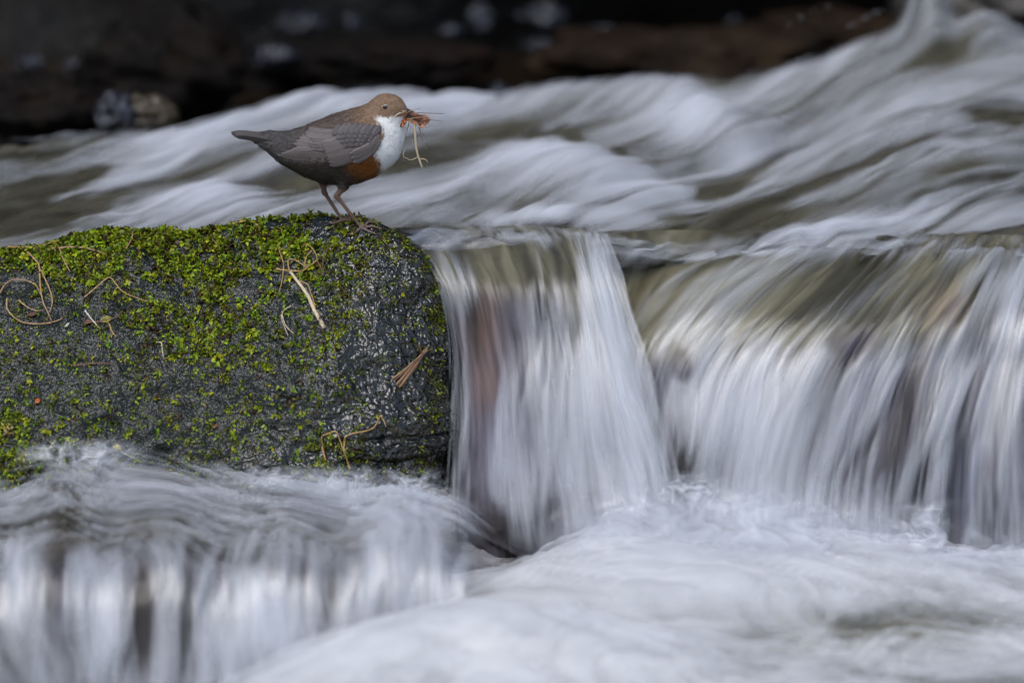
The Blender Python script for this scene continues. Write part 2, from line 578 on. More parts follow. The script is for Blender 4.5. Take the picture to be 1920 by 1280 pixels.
def fall(name, ctrl, n, m, base, blobs, relief, rs, layers, gap, seed, fade, mat, stone=None, shear=0.0, extra=None, gain=1.0, rag=True, **kw):
    """ctrl[streamline][point] = (px, py, y)"""
    W = [[(*P(a, b, c), a, b) for a, b, c in line] for line in ctrl]
    G = interp_grid(W, n, m)
    pos, cx, cy = G[..., :3].copy(), G[..., 3], G[..., 4]
    u, v = arc_uv(pos, 1)
    if shear:
        lipu = u[:, [int(m * .43)]]
        v = v + shear * np.clip(lipu - u, 0, None)
    foam = blob_field(cx, cy, base, blobs)
    if extra is not None:
        foam = foam + extra(cx, cy)
    foam = np.clip(foam * gain, 0, 0.97)
    if kw.get('turb') == 'apron':
        kw['turb'] = .12 + .68 * (1 - smooth01((np.linspace(0, 1, m)[None, :] - .40) / .15)) + np.zeros((n, m))
    nr = grid_normals(pos)
    flip = -1.0 if nr[n // 2, m // 2, 1] > 0 else 1.0
    base_mat, colg, curl, cut, boff = None, None, None, 1.0, .008
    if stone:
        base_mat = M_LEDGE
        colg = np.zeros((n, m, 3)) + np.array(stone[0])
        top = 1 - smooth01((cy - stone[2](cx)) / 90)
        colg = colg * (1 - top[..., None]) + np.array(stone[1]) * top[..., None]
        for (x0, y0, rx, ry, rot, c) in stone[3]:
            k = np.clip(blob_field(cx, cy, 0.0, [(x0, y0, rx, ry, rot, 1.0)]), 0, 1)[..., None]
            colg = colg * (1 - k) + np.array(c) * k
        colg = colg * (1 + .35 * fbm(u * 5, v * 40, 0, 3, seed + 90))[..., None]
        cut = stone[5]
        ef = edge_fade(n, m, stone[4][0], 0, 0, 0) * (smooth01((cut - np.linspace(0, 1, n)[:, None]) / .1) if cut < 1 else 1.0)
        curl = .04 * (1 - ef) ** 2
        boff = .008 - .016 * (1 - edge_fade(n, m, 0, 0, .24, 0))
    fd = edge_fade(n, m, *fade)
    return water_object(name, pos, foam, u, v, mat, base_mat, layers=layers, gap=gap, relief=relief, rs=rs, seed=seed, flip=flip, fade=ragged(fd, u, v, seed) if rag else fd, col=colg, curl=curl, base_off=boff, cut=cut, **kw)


# colours of the stone and clear water seen through each fall: body, smooth lip, height of the lip's edge, patches, rounded rims
OLIVE = (.082, .074, .046)
ST_C = ((.060, .055, .064), OLIVE, lambda x: 500 + 0 * x, [(900, 610, 34, 70, 5, (.078, .048, .037)), (905, 720, 30, 60, 0, (.085, .055, .045)), (1075, 560, 26, 90, -5, (.06, .056, .036)), (940, 830, 50, 90, 0, (.075, .07, .088)), (900, 990, 80, 50, 0, (.022, .018, .018))], (.06, .12, .12), .80)
ST_D = ((.062, .058, .066), OLIVE, lambda x: np.interp(x, [1150, 1300, 1500, 1700, 1920], [640, 600, 610, 610, 520]), [(1790, 565, 60, 45, 0, (.11, .085, .06)), (1690, 790, 30, 130, 17, (.022, .020, .026)), (1600, 640, 50, 30, -30, (.085, .075, .095)), (1280, 860, 40, 60, 0, (.045, .04, .036)), (1810, 900, 50, 100, 8, (.06, .064, .082))], (.03, 0, .12), 1.0)
ST_L = ((.055, .048, .046), (.072, .064, .050), lambda x: 960 + 0 * x, [(270, 1160, 34, 90, 0, (.044, .035, .031)), (110, 1110, 22, 80, 0, (.06, .056, .066)), (610, 1160, 40, 60, 10, (.04, .036, .042)), (560, 1070, 70, 30, 0, (.075, .056, .048)), (930, 1040, 70, 26, 25, (.055, .045, .042)), (30, 1005, 70, 16, 0, (.07, .055, .035))], (0, .25, .12), .84)
CEN = [
    [(690, 432, .11), (742, 454, 0.050), (800, 500, .005), (832, 600, -.015), (842, 720, -.03), (838, 850, -.05), (832, 970, -.07), (830, 1060, -.08)],
    [(770, 432, .14), (812, 454, 0.055), (850, 520, .0), (872, 640, -.025), (880, 760, -.045), (876, 880, -.065), (872, 990, -.085), (870, 1080, -.10)],
    [(860, 432, .15), (884, 454, 0.055), (912, 520, -.005), (930, 640, -.035), (940, 760, -.06), (942, 880, -.08), (944, 990, -.10), (945, 1080, -.115)],
    [(950, 432, .15), (962, 454, 0.050), (985, 520, -.01), (998, 640, -.04), (1006, 760, -.07), (1012, 880, -.09), (1020, 985, -.11), (1024, 1080, -.125)],
    [(1030, 434, .15), (1042, 456, 0.040), (1060, 520, -.015), (1078, 640, -.05), (1090, 760, -.08), (1102, 870, -.10), (1116, 970, -.12), (1124, 1070, -.13)],
    [(1090, 436, .14), (1102, 460, 0.030), (1120, 520, -.025), (1146, 640, -.06), (1166, 760, -.09), (1186, 860, -.11), (1204, 955, -.13), (1214, 1060, -.14)],
    [(1128, 438, .13), (1140, 464, 0.020), (1158, 520, -.035), (1192, 640, -.07), (1222, 750, -.10), (1248, 850, -.12), (1266, 940, -.14), (1276, 1050, -.15)],
    [(1142, 440, .12), (1154, 468, 0.010), (1172, 530, -.04), (1216, 650, -.075), (1252, 750, -.105), (1276, 840, -.125), (1292, 930, -.145), (1300, 1040, -.155)],
]
FOAM_C = [(925, 700, 60, 170, 0, -.14), (1010, 446, 110, 22, 0, .22), (1130, 540, 34, 130, -12, .85), (1180, 760, 62, 190, -12, .88), (1080, 760, 46, 170, 0, .35), (1075, 560, 22, 90, -5, -.20),
          (905, 620, 40, 80, 0, -.25), (950, 820, 50, 120, 0, .16), (980, 520, 60, 60, 0, -.06), (856, 790, 16, 150, 3, .38), (835, 530, 46, 60, -50, .34), (975, 920, 34, 90, 0, .24),
          (910, 985, 90, 60, 0, -.32), (1045, 960, 26, 60, 0, -.25), (1012, 600, 12, 190, 0, .22), (1230, 920, 60, 60, 0, .3), (930, 470, 70, 26, 0, -.08), (1120, 930, 70, 60, 0, .25)]
W1 = fall('central_waterfall', CEN, 290, 90, 0.20, FOAM_C, 0.004, (3, 28), 3, 0.006, 2, (.05, .13, .12, .16), M_VEIL, ST_C, us=1.0, amax=.52, contrast=.27, turb=.10, ts=1.2, w=(.9, .9, .8, .45), wb=.5, gain=.64, extra=lambda x, y: -.17 * (1 - smooth01((y - 490) / 100)) * smooth01((y - 448) / 14) + .16 * (1 - smooth01((y - 446) / 16)))

RIG = [
    [(1118, 440, .17), (1112, 486, .11), (1104, 570, .07), (1096, 640, .03), (1096, 720, .01), (1100, 800, .0), (1106, 880, -.01), (1112, 970, -.02)],
    [(1240, 440, .17), (1208, 500, .10), (1172, 570, .05), (1145, 640, .0), (1140, 720, -.02), (1150, 800, -.03), (1160, 880, -.04), (1165, 970, -.05)],
    [(1345, 440, .17), (1290, 498, .08), (1230, 566, .03), (1185, 640, -.01), (1174, 720, -.03), (1180, 800, -.04), (1190, 890, -.05), (1195, 980, -.06)],
    [(1435, 440, .17), (1376, 490, .065), (1294, 566, .01), (1228, 650, -.02), (1206, 730, -.035), (1206, 820, -.05), (1212, 900, -.06), (1216, 990, -.07)],
    [(1520, 440, .17), (1460, 490, .06), (1368, 572, .0), (1290, 664, -.03), (1254, 750, -.045), (1244, 830, -.06), (1244, 910, -.07), (1246, 1000, -.08)],
    [(1605, 442, .17), (1550, 490, .055), (1458, 574, -.01), (1378, 668, -.035), (1334, 760, -.055), (1316, 846, -.07), (1308, 930, -.08), (1306, 1020, -.09)],
    [(1685, 444, .17), (1636, 490, .055), (1553, 576, -.015), (1480, 672, -.045), (1436, 766, -.065), (1412, 856, -.08), (1400, 944, -.09), (1394, 1040, -.10)],
    [(1760, 446, .17), (1720, 490, .055), (1648, 578, -.02), (1585, 676, -.05), (1544, 772, -.07), (1518, 866, -.085), (1502, 960, -.10), (1494, 1056, -.11)],
    [(1830, 448, .17), (1796, 492, .055), (1737, 580, -.02), (1684, 682, -.05), (1648, 780, -.07), (1622, 876, -.09), (1604, 976, -.105), (1594, 1074, -.12)],
    [(1890, 450, .17), (1864, 494, .055), (1817, 584, -.02), (1774, 688, -.05), (1746, 786, -.075), (1724, 886, -.095), (1708, 992, -.11), (1700, 1092, -.125)],
    [(1955, 452, .17), (1935, 496, .055), (1898, 588, -.02), (1868, 694, -.05), (1848, 794, -.075), (1832, 902, -.10), (1822, 1010, -.12), (1816, 1110, -.13)],
    [(2035, 454, .17), (2020, 498, .055), (1995, 590, -.02), (1976, 696, -.05), (1964, 802, -.08), (1956, 912, -.10), (1952, 1022, -.12), (1950, 1120, -.13)],
]
FOAM_D = [(1330, 530, 130, 34, -28, .16), (1260, 610, 110, 26, -45, .22), (1540, 545, 160, 34, -24, -.20), (1600, 640, 80, 40, -45, -.24), (1770, 560, 70, 60, 0, -.14), (1480, 620, 60, 30, -45, -.1),
          (1370, 770, 80, 100, 0, .62), (1480, 790, 60, 120, 10, .45), (1580, 760, 36, 110, 15, .30), (1660, 690, 24, 90, 15, .16), (1690, 790, 26, 130, 17, -.5), (1870, 540, 50, 60, 0, .4), (1895, 700, 36, 250, 5, .34),
          (1790, 720, 44, 110, 8, .38), (1810, 920, 50, 110, 8, -.22), (1270, 870, 36, 60, 0, -.30), (1285, 700, 26, 60, -20, -.28), (1340, 930, 60, 40, 0, .05), (1570, 500, 240, 14, -4, .04),
          (1745, 900, 22, 130, 12, .3), (1560, 920, 70, 70, 0, .25), (1450, 940, 90, 50, 0, .25), (1900, 960, 24, 120, 4, .3)]
W2 = fall('broad_waterfall', RIG, 450, 90, 0.22, FOAM_D, 0.004, (3, 24), 3, 0.006, 4, (.05, .0, .10, .14), M_VEIL, ST_D, vs=.9, us=1.0, amax=.50, contrast=.27, turb=.10, ts=1.1, w=(.9, .9, .8, .45), wb=.45, gain=.62,
              extra=lambda x, y: .20 * smooth01((y - np.interp(x, [1150, 1260, 1400, 1600, 1720, 1920], [800, 700, 650, 640, 620, 540])) / 60) - .06 + .24 * (1 - smooth01((y - 462) / 34)))

# the tilted foam apron below the boulder and its curtain
CAS = []
for px, top, lip, bot, dark in [(-230, 905, 1010, 1300, 0), (-90, 900, 1020, 1300, 0), (20, 880, 1034, 1300, 0), (110, 846, 1000, 1300, 0), (210, 838, 1016, 1295, 0), (320, 866, 990, 1290, 0), (430, 884, 1022, 1285, 0), (540, 896, 986, 1280, 0),
                                (650, 904, 1012, 1270, 0), (730, 912, 974, 1250, 0), (800, 926, 984, 1220, 0), (850, 944, 1002, 1190, 0), (905, 985, 1040, 1170, 0), (965, 1030, 1066, 1160, 0)]:
    back = -.08 if px < 820 else -.13
    line = [(px + 6, top - 14, back), (px + 4, top + (lip - top) * .3, back - .07), (px + 2, top + (lip - top) * .65, back - .17), (px, lip, -.36 + .02 * math.sin(px * .021)),
            (px - 4, lip + (bot - lip) * .14, -.43), (px - 8, lip + (bot - lip) * .38, -.465), (px - 10, lip + (bot - lip) * .7, -.485), (px - 12, bot + 20, -.50)]
    CAS.append(line)
FOAM_L = [(220, 870, 170, 34, 0, .10), (520, 930, 260, 24, 2, .15), (700, 960, 170, 50, 0, .32), (60, 1000, 110, 16, -12, -.28), (250, 985, 150, 14, -5, -.24), (360, 960, 110, 12, -8, -.12),
          (40, 1120, 34, 100, 0, .40), (110, 1110, 18, 120, 0, -.28), (200, 1170, 36, 100, 0, .38), (268, 1150, 22, 140, 0, -.42), (340, 1120, 26, 100, 0, -.2), (440, 1130, 60, 60, 0, .02),
          (500, 1170, 60, 90, 0, .36), (610, 1150, 26, 90, 10, -.24), (560, 1070, 80, 34, 0, -.16), (460, 1030, 40, 30, 20, -.2), (770, 1080, 60, 90, 0, .36), (930, 1040, 70, 26, 25, -.3), (860, 1090, 50, 60, 0, .14),
          (140, 1180, 20, 70, 0, -.1), (390, 1180, 40, 80, 0, .15)]
W3 = fall('lower_cascade', CAS, 420, 96, 0.33, FOAM_L, 0.006, (6, 14), 3, 0.008, 6, (.0, .22, .14, .05), M_VEIL, ST_L, shear=1.2, gain=.88, wb=.6, vs=.8, us=1.5, w=(1., .8, .5, .25), contrast=.25, turb='apron', ts=1.1, lump=.004, amax=.56)

# churned foam where the falls strike the pool
BOIL = []
for px, top, mid_, low in [(1000, 1010, 1045, 1110), (1060, 975, 1020, 1105), (1130, 945, 1000, 1100), (1210, 925, 985, 1095), (1290, 925, 985, 1095), (1380, 930, 985, 1095), (1470, 940, 990, 1095),
                           (1560, 955, 1005, 1100), (1650, 985, 1025, 1100), (1740, 1010, 1045, 1105), (1830, 1025, 1055, 1105), (1920, 1035, 1060, 1105), (2000, 1035, 1060, 1105)]:
    BOIL.append([(px, top - 70, -.160), (px, top * .7 + mid_ * .3 - 10, -.180), (px, mid_, -.215), (px, mid_ * .5 + low * .5, -.27), (px, low, -.33)])
FOAM_B = [(1400, 990, 260, 60, 0, .25), (1190, 990, 90, 60, 0, .22), (1690, 1050, 80, 30, 0, -.12), (1790, 1020, 60, 40, 0, .1), (1060, 1060, 50, 40, 0, -.1)]
W4 = fall('churned_foam', BOIL, 420, 70, 0.42, FOAM_B, 0.006, (8, 10), 3, 0.008, 10, (.12, .0, .8, .25), M_VEIL, None, rag=False, us=2.2, vs=.8, contrast=.30, turb=.65, ts=1.0, lump=.008)

# small tongues of spray thrown up where the water strikes
for k, (px, py, w_, h_, y_) in enumerate([(1735, 985, 62, 62, -.20), (1660, 1035, 40, 36, -.22), (1185, 1045, 46, 40, -.27), (640, 905, 90, 40, -.14), (770, 915, 70, 44, -.14), (520, 900, 80, 30, -.13), (150, 850, 130, 34, -.13), (1290, 925, 80, 50, -.17)]):
    ctrl = [[(px + a * w_ + 8 * b_, py - b_ * h_, y_ - .02 * (1 - a * a) + .008 * b_) for b_ in (1, .33, -.33, -1)] for a in (-1, -.5, 0, .5, 1)]
    fall('foam_splash', ctrl, 60, 50, .30, [(px, py, w_ * .6, h_ * .6, 0, .2)], .004, (20, 30), 2, .006, 20 + k, (.45, .45, .5, .4), M_VEIL, None, rag=False, us=3, vs=1, contrast=.36, turb=.95, ts=2.2, lump=.006, kind='stuff')

# ------------------------------------------------------------------ plunge pool
nx, ny = 330, 180
X, Y = np.meshgrid(np.linspace(-.75, .75, nx), np.linspace(-1.0, .12, ny), indexing='ij')
Z0 = -.208 + 0 * X
cx = 960 + X / S
fy = Y
def mound(px, py, y, rx, ry, h):
    q = P(px, py, y)
    return (q[0], q[1], rx, ry, 0, h)
MOUNDS = [mound(1400, 1030, -.26, .22, .16, .026), mound(1180, 1040, -.26, .12, .13, .022), mound(1650, 1100, -.28, .16, .12, .010), mound(1050, 1060, -.30, .10, .09, .012),
          mound(800, 1190, -.60, .17, .09, .040), mound(1020, 1230, -.62, .18, .08, .026), mound(560, 1280, -.68, .12, .06, .022), (-.46, -.55, .22, .22, 0, -.075), (-.27, -.54, .12, .12, 0, -.035), mound(1880, 1090, -.3, .10, .09, .006),
          mound(1600, 1140, -.42, .16, .03, -.012), mound(1250, 1170, -.46, .14, .03, -.006), mound(925, 1000, -.16, .055, .06, -.045), mound(1330, 1120, -.4, .2, .06, .008)]
Z = blob_field(X, Y, Z0, MOUNDS) + .006 * fbm(X * 9 + Y * 3, Y * 22, 0, 4, 9)
pos = np.stack([X, Y, Z], -1)
FOAM_P = [mound(1400, 1010, -.22, .32, .12, .42), mound(1150, 1080, -.3, .25, .14, .25), mound(800, 1200, -.6, .25, .12, .32), mound(1000, 1240, -.64, .22, .08, .25), mound(1620, 1150, -.42, .13, .028, -.44),
          mound(1740, 1130, -.40, .09, .02, -.36), mound(1480, 1175, -.47, .10, .022, -.44), mound(1200, 1200, -.52, .12, .03, -.22), mound(1480, 1238, -.60, .10, .02, -.30), mound(1300, 1255, -.64, .09, .02, -.42),
          mound(1700, 1195, -.5, .12, .022, -.24), mound(930, 1015, -.17, .06, .06, -.6), mound(1880, 1200, -.5, .12, .08, .12), mound(1850, 1065, -.25, .12, .03, -.15), mound(1900, 1275, -.66, .1, .03, -.25)]
foam = np.clip(.50 + 1.4 * blob_field(X, Y, 0.0, FOAM_P) + .13 * fbm(X * 11 + Y * 4, Y * 26 + X * 5, 0, 3, 19), 0.04, .97)
uu = X * 0.55 + 0.15 * fbm(X * 4, Y * 5, 0, 2, 31)
vv = Y * 1.0 + X * .22 + .06 * fbm(X * 5, Y * 6, 0, 2, 37)
POOL = water_object('plunge_pool', pos, foam, uu, vv, M_VEIL_POOL, M_WATER_POOL, layers=3, gap=0.009, relief=0.008, rs=(9, 13), seed=8, flip=1.0, foam_drop=.09, us=2.2, vs=.45, w=(1., .7, .45, .2), contrast=.30, turb=.6, ts=.9, lump=.006, fade=edge_fade(nx, ny, .02, .02, .02, .14))

# ------------------------------------------------------------------ still pool and far bank
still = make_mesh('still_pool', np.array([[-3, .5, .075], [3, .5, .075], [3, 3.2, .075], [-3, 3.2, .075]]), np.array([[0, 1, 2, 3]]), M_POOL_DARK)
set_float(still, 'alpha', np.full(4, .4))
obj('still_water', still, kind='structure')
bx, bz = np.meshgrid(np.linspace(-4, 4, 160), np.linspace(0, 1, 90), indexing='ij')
BY = 1.75 + .9 * bz ** 1.6 + .22 * fbm(bx * 1.3, bz * 4, 0, 4, 41) - 1.3 * np.clip(bz - .75, 0, 1) ** 1.0 * 2  # upper part leans out as an unseen overhang, added to darken the background
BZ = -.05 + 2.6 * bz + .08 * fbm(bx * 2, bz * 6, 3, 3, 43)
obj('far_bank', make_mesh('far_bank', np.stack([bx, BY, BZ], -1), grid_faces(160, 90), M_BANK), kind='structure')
# stream bed under everything
gx, gy = np.meshgrid(np.linspace(-6, 6, 40), np.linspace(-7, 6, 40), indexing='ij')
obj('stream_bed', make_mesh('stream_bed', np.stack([gx, gy, -.36 + .02 * fbm(gx * 2, gy * 2, 0, 2, 5)], -1), grid_faces(40, 40), M_BANK), kind='structure')
# ------------------------------------------------------------------ stones on the far side
def stone(name, px, py, y, rx, ry, rz, mat, label, seed, cat='rock', flatten=1.0):
    c = P(px, py, y)
    n = 40
    th, ph = np.meshgrid(np.linspace(0, math.pi, n), np.linspace(0, 2 * math.pi, 2 * n), indexing='ij')
    d = np.stack([np.sin(th) * np.cos(ph), np.sin(th) * np.sin(ph), np.cos(th)], -1)
    r = 1 + .30 * fbm(d[..., 0] * 1.6 + seed, d[..., 1] * 1.6, d[..., 2] * 1.6, 3, seed) + .05 * fbm(d[..., 0] * 7, d[..., 1] * 7, d[..., 2] * 7, 3, seed + 3)
    r[:, -1] = r[:, 0]
    v = d * r[..., None] * np.array([rx, ry, rz])
    return obj(name, make_mesh(name, v, grid_faces(n, 2 * n), mat), label=label, cat=cat, loc=c)


M_BROWN = rock_material('brown_rock', [(.004, .0022, .0012), (.012, .0065, .003), (.026, .0145, .006)], scale=12, rough=(.6, .8), fine=80, bump=.7, dist=.01, spec=.12)
M_DARKB = rock_material('dark_brown_rock', [(.0015, .001, .0008), (.004, .0025, .0015), (.010, .0055, .003)], scale=10, rough=(.6, .85), fine=70, bump=.8, dist=.01, spec=.12)
M_GREYB = rock_material('grey_brown_rock', [(.02, .017, .015), (.04, .033, .027), (.06, .05, .04)], scale=10, rough=(.35, .6), fine=60, bump=.7, dist=.01)
M_WETST = rock_material('wet_glint_stone', [(.008, .008, .01), (.025, .025, .032), (.10, .10, .125)], scale=40, rough=(.08, .25), fine=120, bump=.8, dist=.006)
M_GLINT = rock_material('painted_glint_stone', [(.003, .003, .004), (.010, .011, .016), (.04, .042, .058)], scale=26, rough=(.15, .35), fine=90, bump=.8, dist=.008)  # pale bluish tones paint in the blurred sky glints of wet rock
M_YELST = rock_material('ochre_stone', [(.02, .012, .005), (.036, .024, .010), (.08, .06, .035)], scale=26, rough=(.2, .5), fine=90, bump=.8, dist=.006)
stone('brown_rock', 1290, 128, 1.42, .20, .16, .055, M_BROWN, 'long low brown rock beyond the rapids in the middle of the far side', 301)
stone('brown_rock', 1560, 80, 1.50, .10, .12, .04, M_BROWN, 'brown rock half hidden behind the rising wave', 307)
stone('brown_rock', 1890, 30, 1.62, .13, .14, .05, M_GREYB, 'grey brown rock behind the wave crest at the right edge', 311)
stone('brown_rock', 320, 130, 1.20, .10, .09, .075, M_DARKB, 'dark brown humped rock in the shade of the far bank', 315)
stone('ochre_rock', 268, 216, .86, .042, .03, .022, M_YELST, 'ochre rock with a wet top at the edge of the rapids', 321)
stone('wet_rock', 213, 214, .82, .022, .025, .026, M_WETST, 'shiny grey wet stone beside the ochre rock', 325)
stone('brown_rock', 60, 205, .95, .09, .08, .04, M_DARKB, 'flat dark brown rock at the left edge of the still pool', 329)
stone('brown_rock', 700, 120, 1.5, .16, .1, .03, M_DARKB, 'dark low rock behind the bird across the pool', 333)
GL = [(512, 104, 1.42, .030, .016, 'brightest glint-coloured wet stone on the dark far bank'), (560, 42, 1.7, .038, .014, 'long glint-coloured wet stone above the brightest one on the far bank'), (56, 118, 1.4, .020, .010, 'glint-coloured wet stone near the left edge of the far bank'),
      (132, 122, 1.4, .010, .008, 'small glint-coloured stone right of the leftmost bank stone'), (660, 40, 1.72, .013, .010, 'small pale stone high behind the bird\'s head'), (846, 58, 1.66, .018, .009, 'glint-coloured wet stone on the bank right of the bird'),
      (900, 34, 1.72, .016, .018, 'upright glint-coloured stone under the top of the picture'), (1020, 30, 1.75, .034, .018, 'wide dim glint-coloured stone on the bank above the rapids'), (1010, 84, 1.6, .020, .008, 'flat dim glint-coloured stone at the water line above the rapids'), (1130, 60, 1.7, .022, .01, 'dim flat glint-coloured stone left of the long brown rock'),
      (690, 172, 1.12, .035, .006, 'pale foam-washed stone right behind the bird\'s back'), (936, 168, 1.15, .012, .007, 'small glint-coloured stone at the far edge of the rapids'), (1378, 38, 1.75, .010, .006, 'tiny glint-coloured stone above the long brown rock')]
for k, (px, py, y, rx, rz, lab) in enumerate(GL):  # each stone stands for a blurred glint, its brightness put into the colour
    stone('wet_glint_stone', px, py, y, rx, rx * .8, rz, M_GLINT, lab, 341 + k * 3, cat='stone')
# the shaded wooded slope continues behind the bank
# droplets thrown up by the wave
M_DROP = plain_material('droplet', (.6, .62, .68), .1, .1, spec=.8)
for k, (px, py) in enumerate([(1590, 50), (1600, 46), (1609, 41), (1618, 36), (1626, 31), (1634, 27), (1643, 23), (1651, 21), (1480, 46), (1500, 33), (1525, 21), (1552, 13)]):
    c = P(px, py, 1.0)
    th, ph = np.meshgrid(np.linspace(0, math.pi, 7), np.linspace(0, 2 * math.pi, 10), indexing='ij')
    r_ = .0006 * (1 + .3 * math.sin(k * 2.3))
    v = np.stack([np.sin(th) * np.cos(ph) * r_ * 1.5, np.sin(th) * np.sin(ph) * r_, np.cos(th) * r_ * 1.1 + .3 * r_ * np.sin(th) * np.cos(ph)], -1)
    obj('water_droplet', make_mesh('water_droplet', v, grid_faces(7, 10), M_DROP), label='tiny water droplet in the air left of the wave crest', cat='droplet', group='droplets thrown up by the wave', loc=c)

# ------------------------------------------------------------------ mossy boulder
def boulder_surface():
    BC = [-260, -120, 0, 120, 240, 350, 450, 560, 640, 700, 750, 790, 815, 832, 838]
    TOP = [486, 478, 470, 453, 441, 448, 428, 421, 420, 433, 461, 503, 552, 612, 664]
    BOT = [930, 930, 930, 930, 935, 940, 945, 950, 950, 948, 942, 925, 895, 850, 800]
    RY = [.05, .05, .05, .05, .045, .05, .045, .035, .022, .012, .005, .0, -.005, -.01, -.015]      # depth of the ridge
    FY = [-.125, -.125, -.125, -.125, -.125, -.125, -.12, -.115, -.11, -.105, -.095, -.08, -.06, -.04, -.025]
    cols = []
    for c, t, b, ry, fy in zip(BC, TOP, BOT, RY, FY):
        top = P(c, t, ry)
        line = [(top[0], .30, -.34), (top[0], .24, top[2] - .12), (top[0], .14, top[2] - .035), (top[0], ry + .03, top[2] - .004)]
        line.append(tuple(top))
        h = b - t
        for fr, w_ in ((.07, .16), (.2, .36), (.4, .58), (.62, .78), (.82, .93), (.95, 1.0)):
            line.append(tuple(P(c, t + h * fr, ry + (fy - ry) * w_)))
        line.append(tuple(P(c, b + 30, fy + .03)))
        bot = P(c, b + 60, fy + .05)
        line.append((bot[0], bot[1] + .03, -.34))
        cols.append(line)
    # round the end of the stone and run back behind the fall
    for k, (dx, dy) in enumerate(((.0, .05), (-.01, .13), (-.04, .24))):
        last = cols[14]
        cols.append([(q[0] + dx, q[1] + dy * (1.0 if i > 3 else .2), q[2] - .01 * k) for i, q in enumerate(last)])
    return interp_grid(cols, 560, 390)


BG = boulder_surface()
bn = grid_normals(BG)
if bn[270, 190, 1] > 0:
    bn = -bn
x_, y_, z_ = BG[..., 0], BG[..., 1], BG[..., 2]
bpx = 960 + x_ / S
wetmap = smooth01((bpx - 480) / 300 + .30 * fbm(x_ * 9, z_ * 9, y_ * 9, 3, 71) + .45 * smooth01((-z_ - .06) / .08))   # the splashed end
d1 = fbm(x_ * 14, z_ * 14, y_ * 14, 3, 61) * .009
d2 = fbm(x_ * 60, z_ * 75, y_ * 60, 3, 62) * .0018
rid = 1 - np.abs(vnoise(x_ * 150 + 2 * vnoise(x_ * 90, z_ * 90, y_ * 90, 66), z_ * 185 + 2 * vnoise(x_ * 80, z_ * 100, y_ * 90, 67), y_ * 160, 63)) * 2
d3 = rid * (.0007 + .0008 * wetmap)
d4 = vnoise(x_ * 430, z_ * 430, y_ * 430, 64) * .0004 * (1 - wetmap)
led = -.004 * wetmap * smooth01((np.sin(z_ * 260 + 3 * vnoise(x_ * 25, z_ * 40, 0, 69)) - .55) / .4) * smooth01((-z_ - .03) / .06)
BG = BG + bn * (d1 + d2 + d3 + d4 + led)[..., None]
bn2 = grid_normals(BG)
if bn2[270, 190, 1] > 0:
    bn2 = -bn2


def boulder_material():
    nt = NT('wet_boulder')
    tc = nt.n("ShaderNodeTexCoord").outputs['Object']
    wet = nt.attr('wet', 2)
    a = nt.noise(tc, 55, 5, 0.65)
    f = nt.noise(tc, 420, 4, 0.65, 0.6)
    c = nt.ramp(a, [(0.32, (0.003, 0.003, 0.002)), (0.5, (0.010, 0.010, 0.007)), (0.66, (0.024, 0.021, 0.011))])
    dry = nt.ramp(f, [(0.35, (0.003, 0.004, 0.003)), (0.55, (0.013, 0.016, 0.011)), (0.72, (0.034, 0.038, 0.033))])
    c = nt.mix(wet, dry, c)
    b = nt.n("ShaderNodeBsdfPrincipled")
    nt.set(b.inputs['Base Color'], c)
    nt.set(b.inputs['Roughness'], nt.maprange(wet, 0, 1, 0.24, 0.07))
    nt.set(b.inputs['Specular IOR Level'], nt.maprange(wet, 0, 1, 0.38, 0.8))
    w2 = nt.noise(tc, 150, 0.6, 0.4, 1.0)
    w3 = nt.noise(tc, 330, 1.0, 0.5, 0.6)
    h = nt.math('MULTIPLY_ADD', nt.math('MULTIPLY', w3, nt.maprange(wet, 0, 1, .55, .0)), 1.0, nt.math('MULTIPLY', w2, nt.maprange(wet, 0, 1, .45, 1.3)))
    h = nt.math('MULTIPLY_ADD', f, nt.maprange(wet, 0, 1, .08, .0), h)
    bm = nt.n("ShaderNodeBump"); bm.inputs['Strength'].default_value = 0.9; bm.inputs['Distance'].default_value = 0.0032
    nt.set(bm.inputs['Height'], h); nt.set(b.inputs['Normal'], bm.outputs[0])
    return nt.surf(b.outputs[0])


me = make_mesh('boulder', BG, grid_faces(560, 390), boulder_material())
set_float(me, 'wet', wetmap)
boulder = obj('mossy_boulder', me, label='large dark wet boulder covered in green moss with the bird on top', cat='boulder')
BVH = BVHTree.FromPolygons([tuple(p) for p in BG[::2, ::2].reshape(-1, 3)], [tuple(f) for f in grid_faces(280, 195).tolist()])


def on_boulder(px, py, lift=0.0015):
    for k in range(0, 30, 2):
        h = _on_boulder(px, py + k, lift)
        if h is not None and h[0][1] < .12:
            return h
    return h


def _on_boulder(px, py, lift):
    d = P(px, py, 0.0) - CAM
    d = Vector(d / np.linalg.norm(d))
    h = BVH.ray_cast(Vector(CAM), d)
    if h[0] is None:
        return None
    n = h[1]
    if n.dot(d) > 0:
        n = -n
    return np.array(h[0] + n * lift), np.array(n)


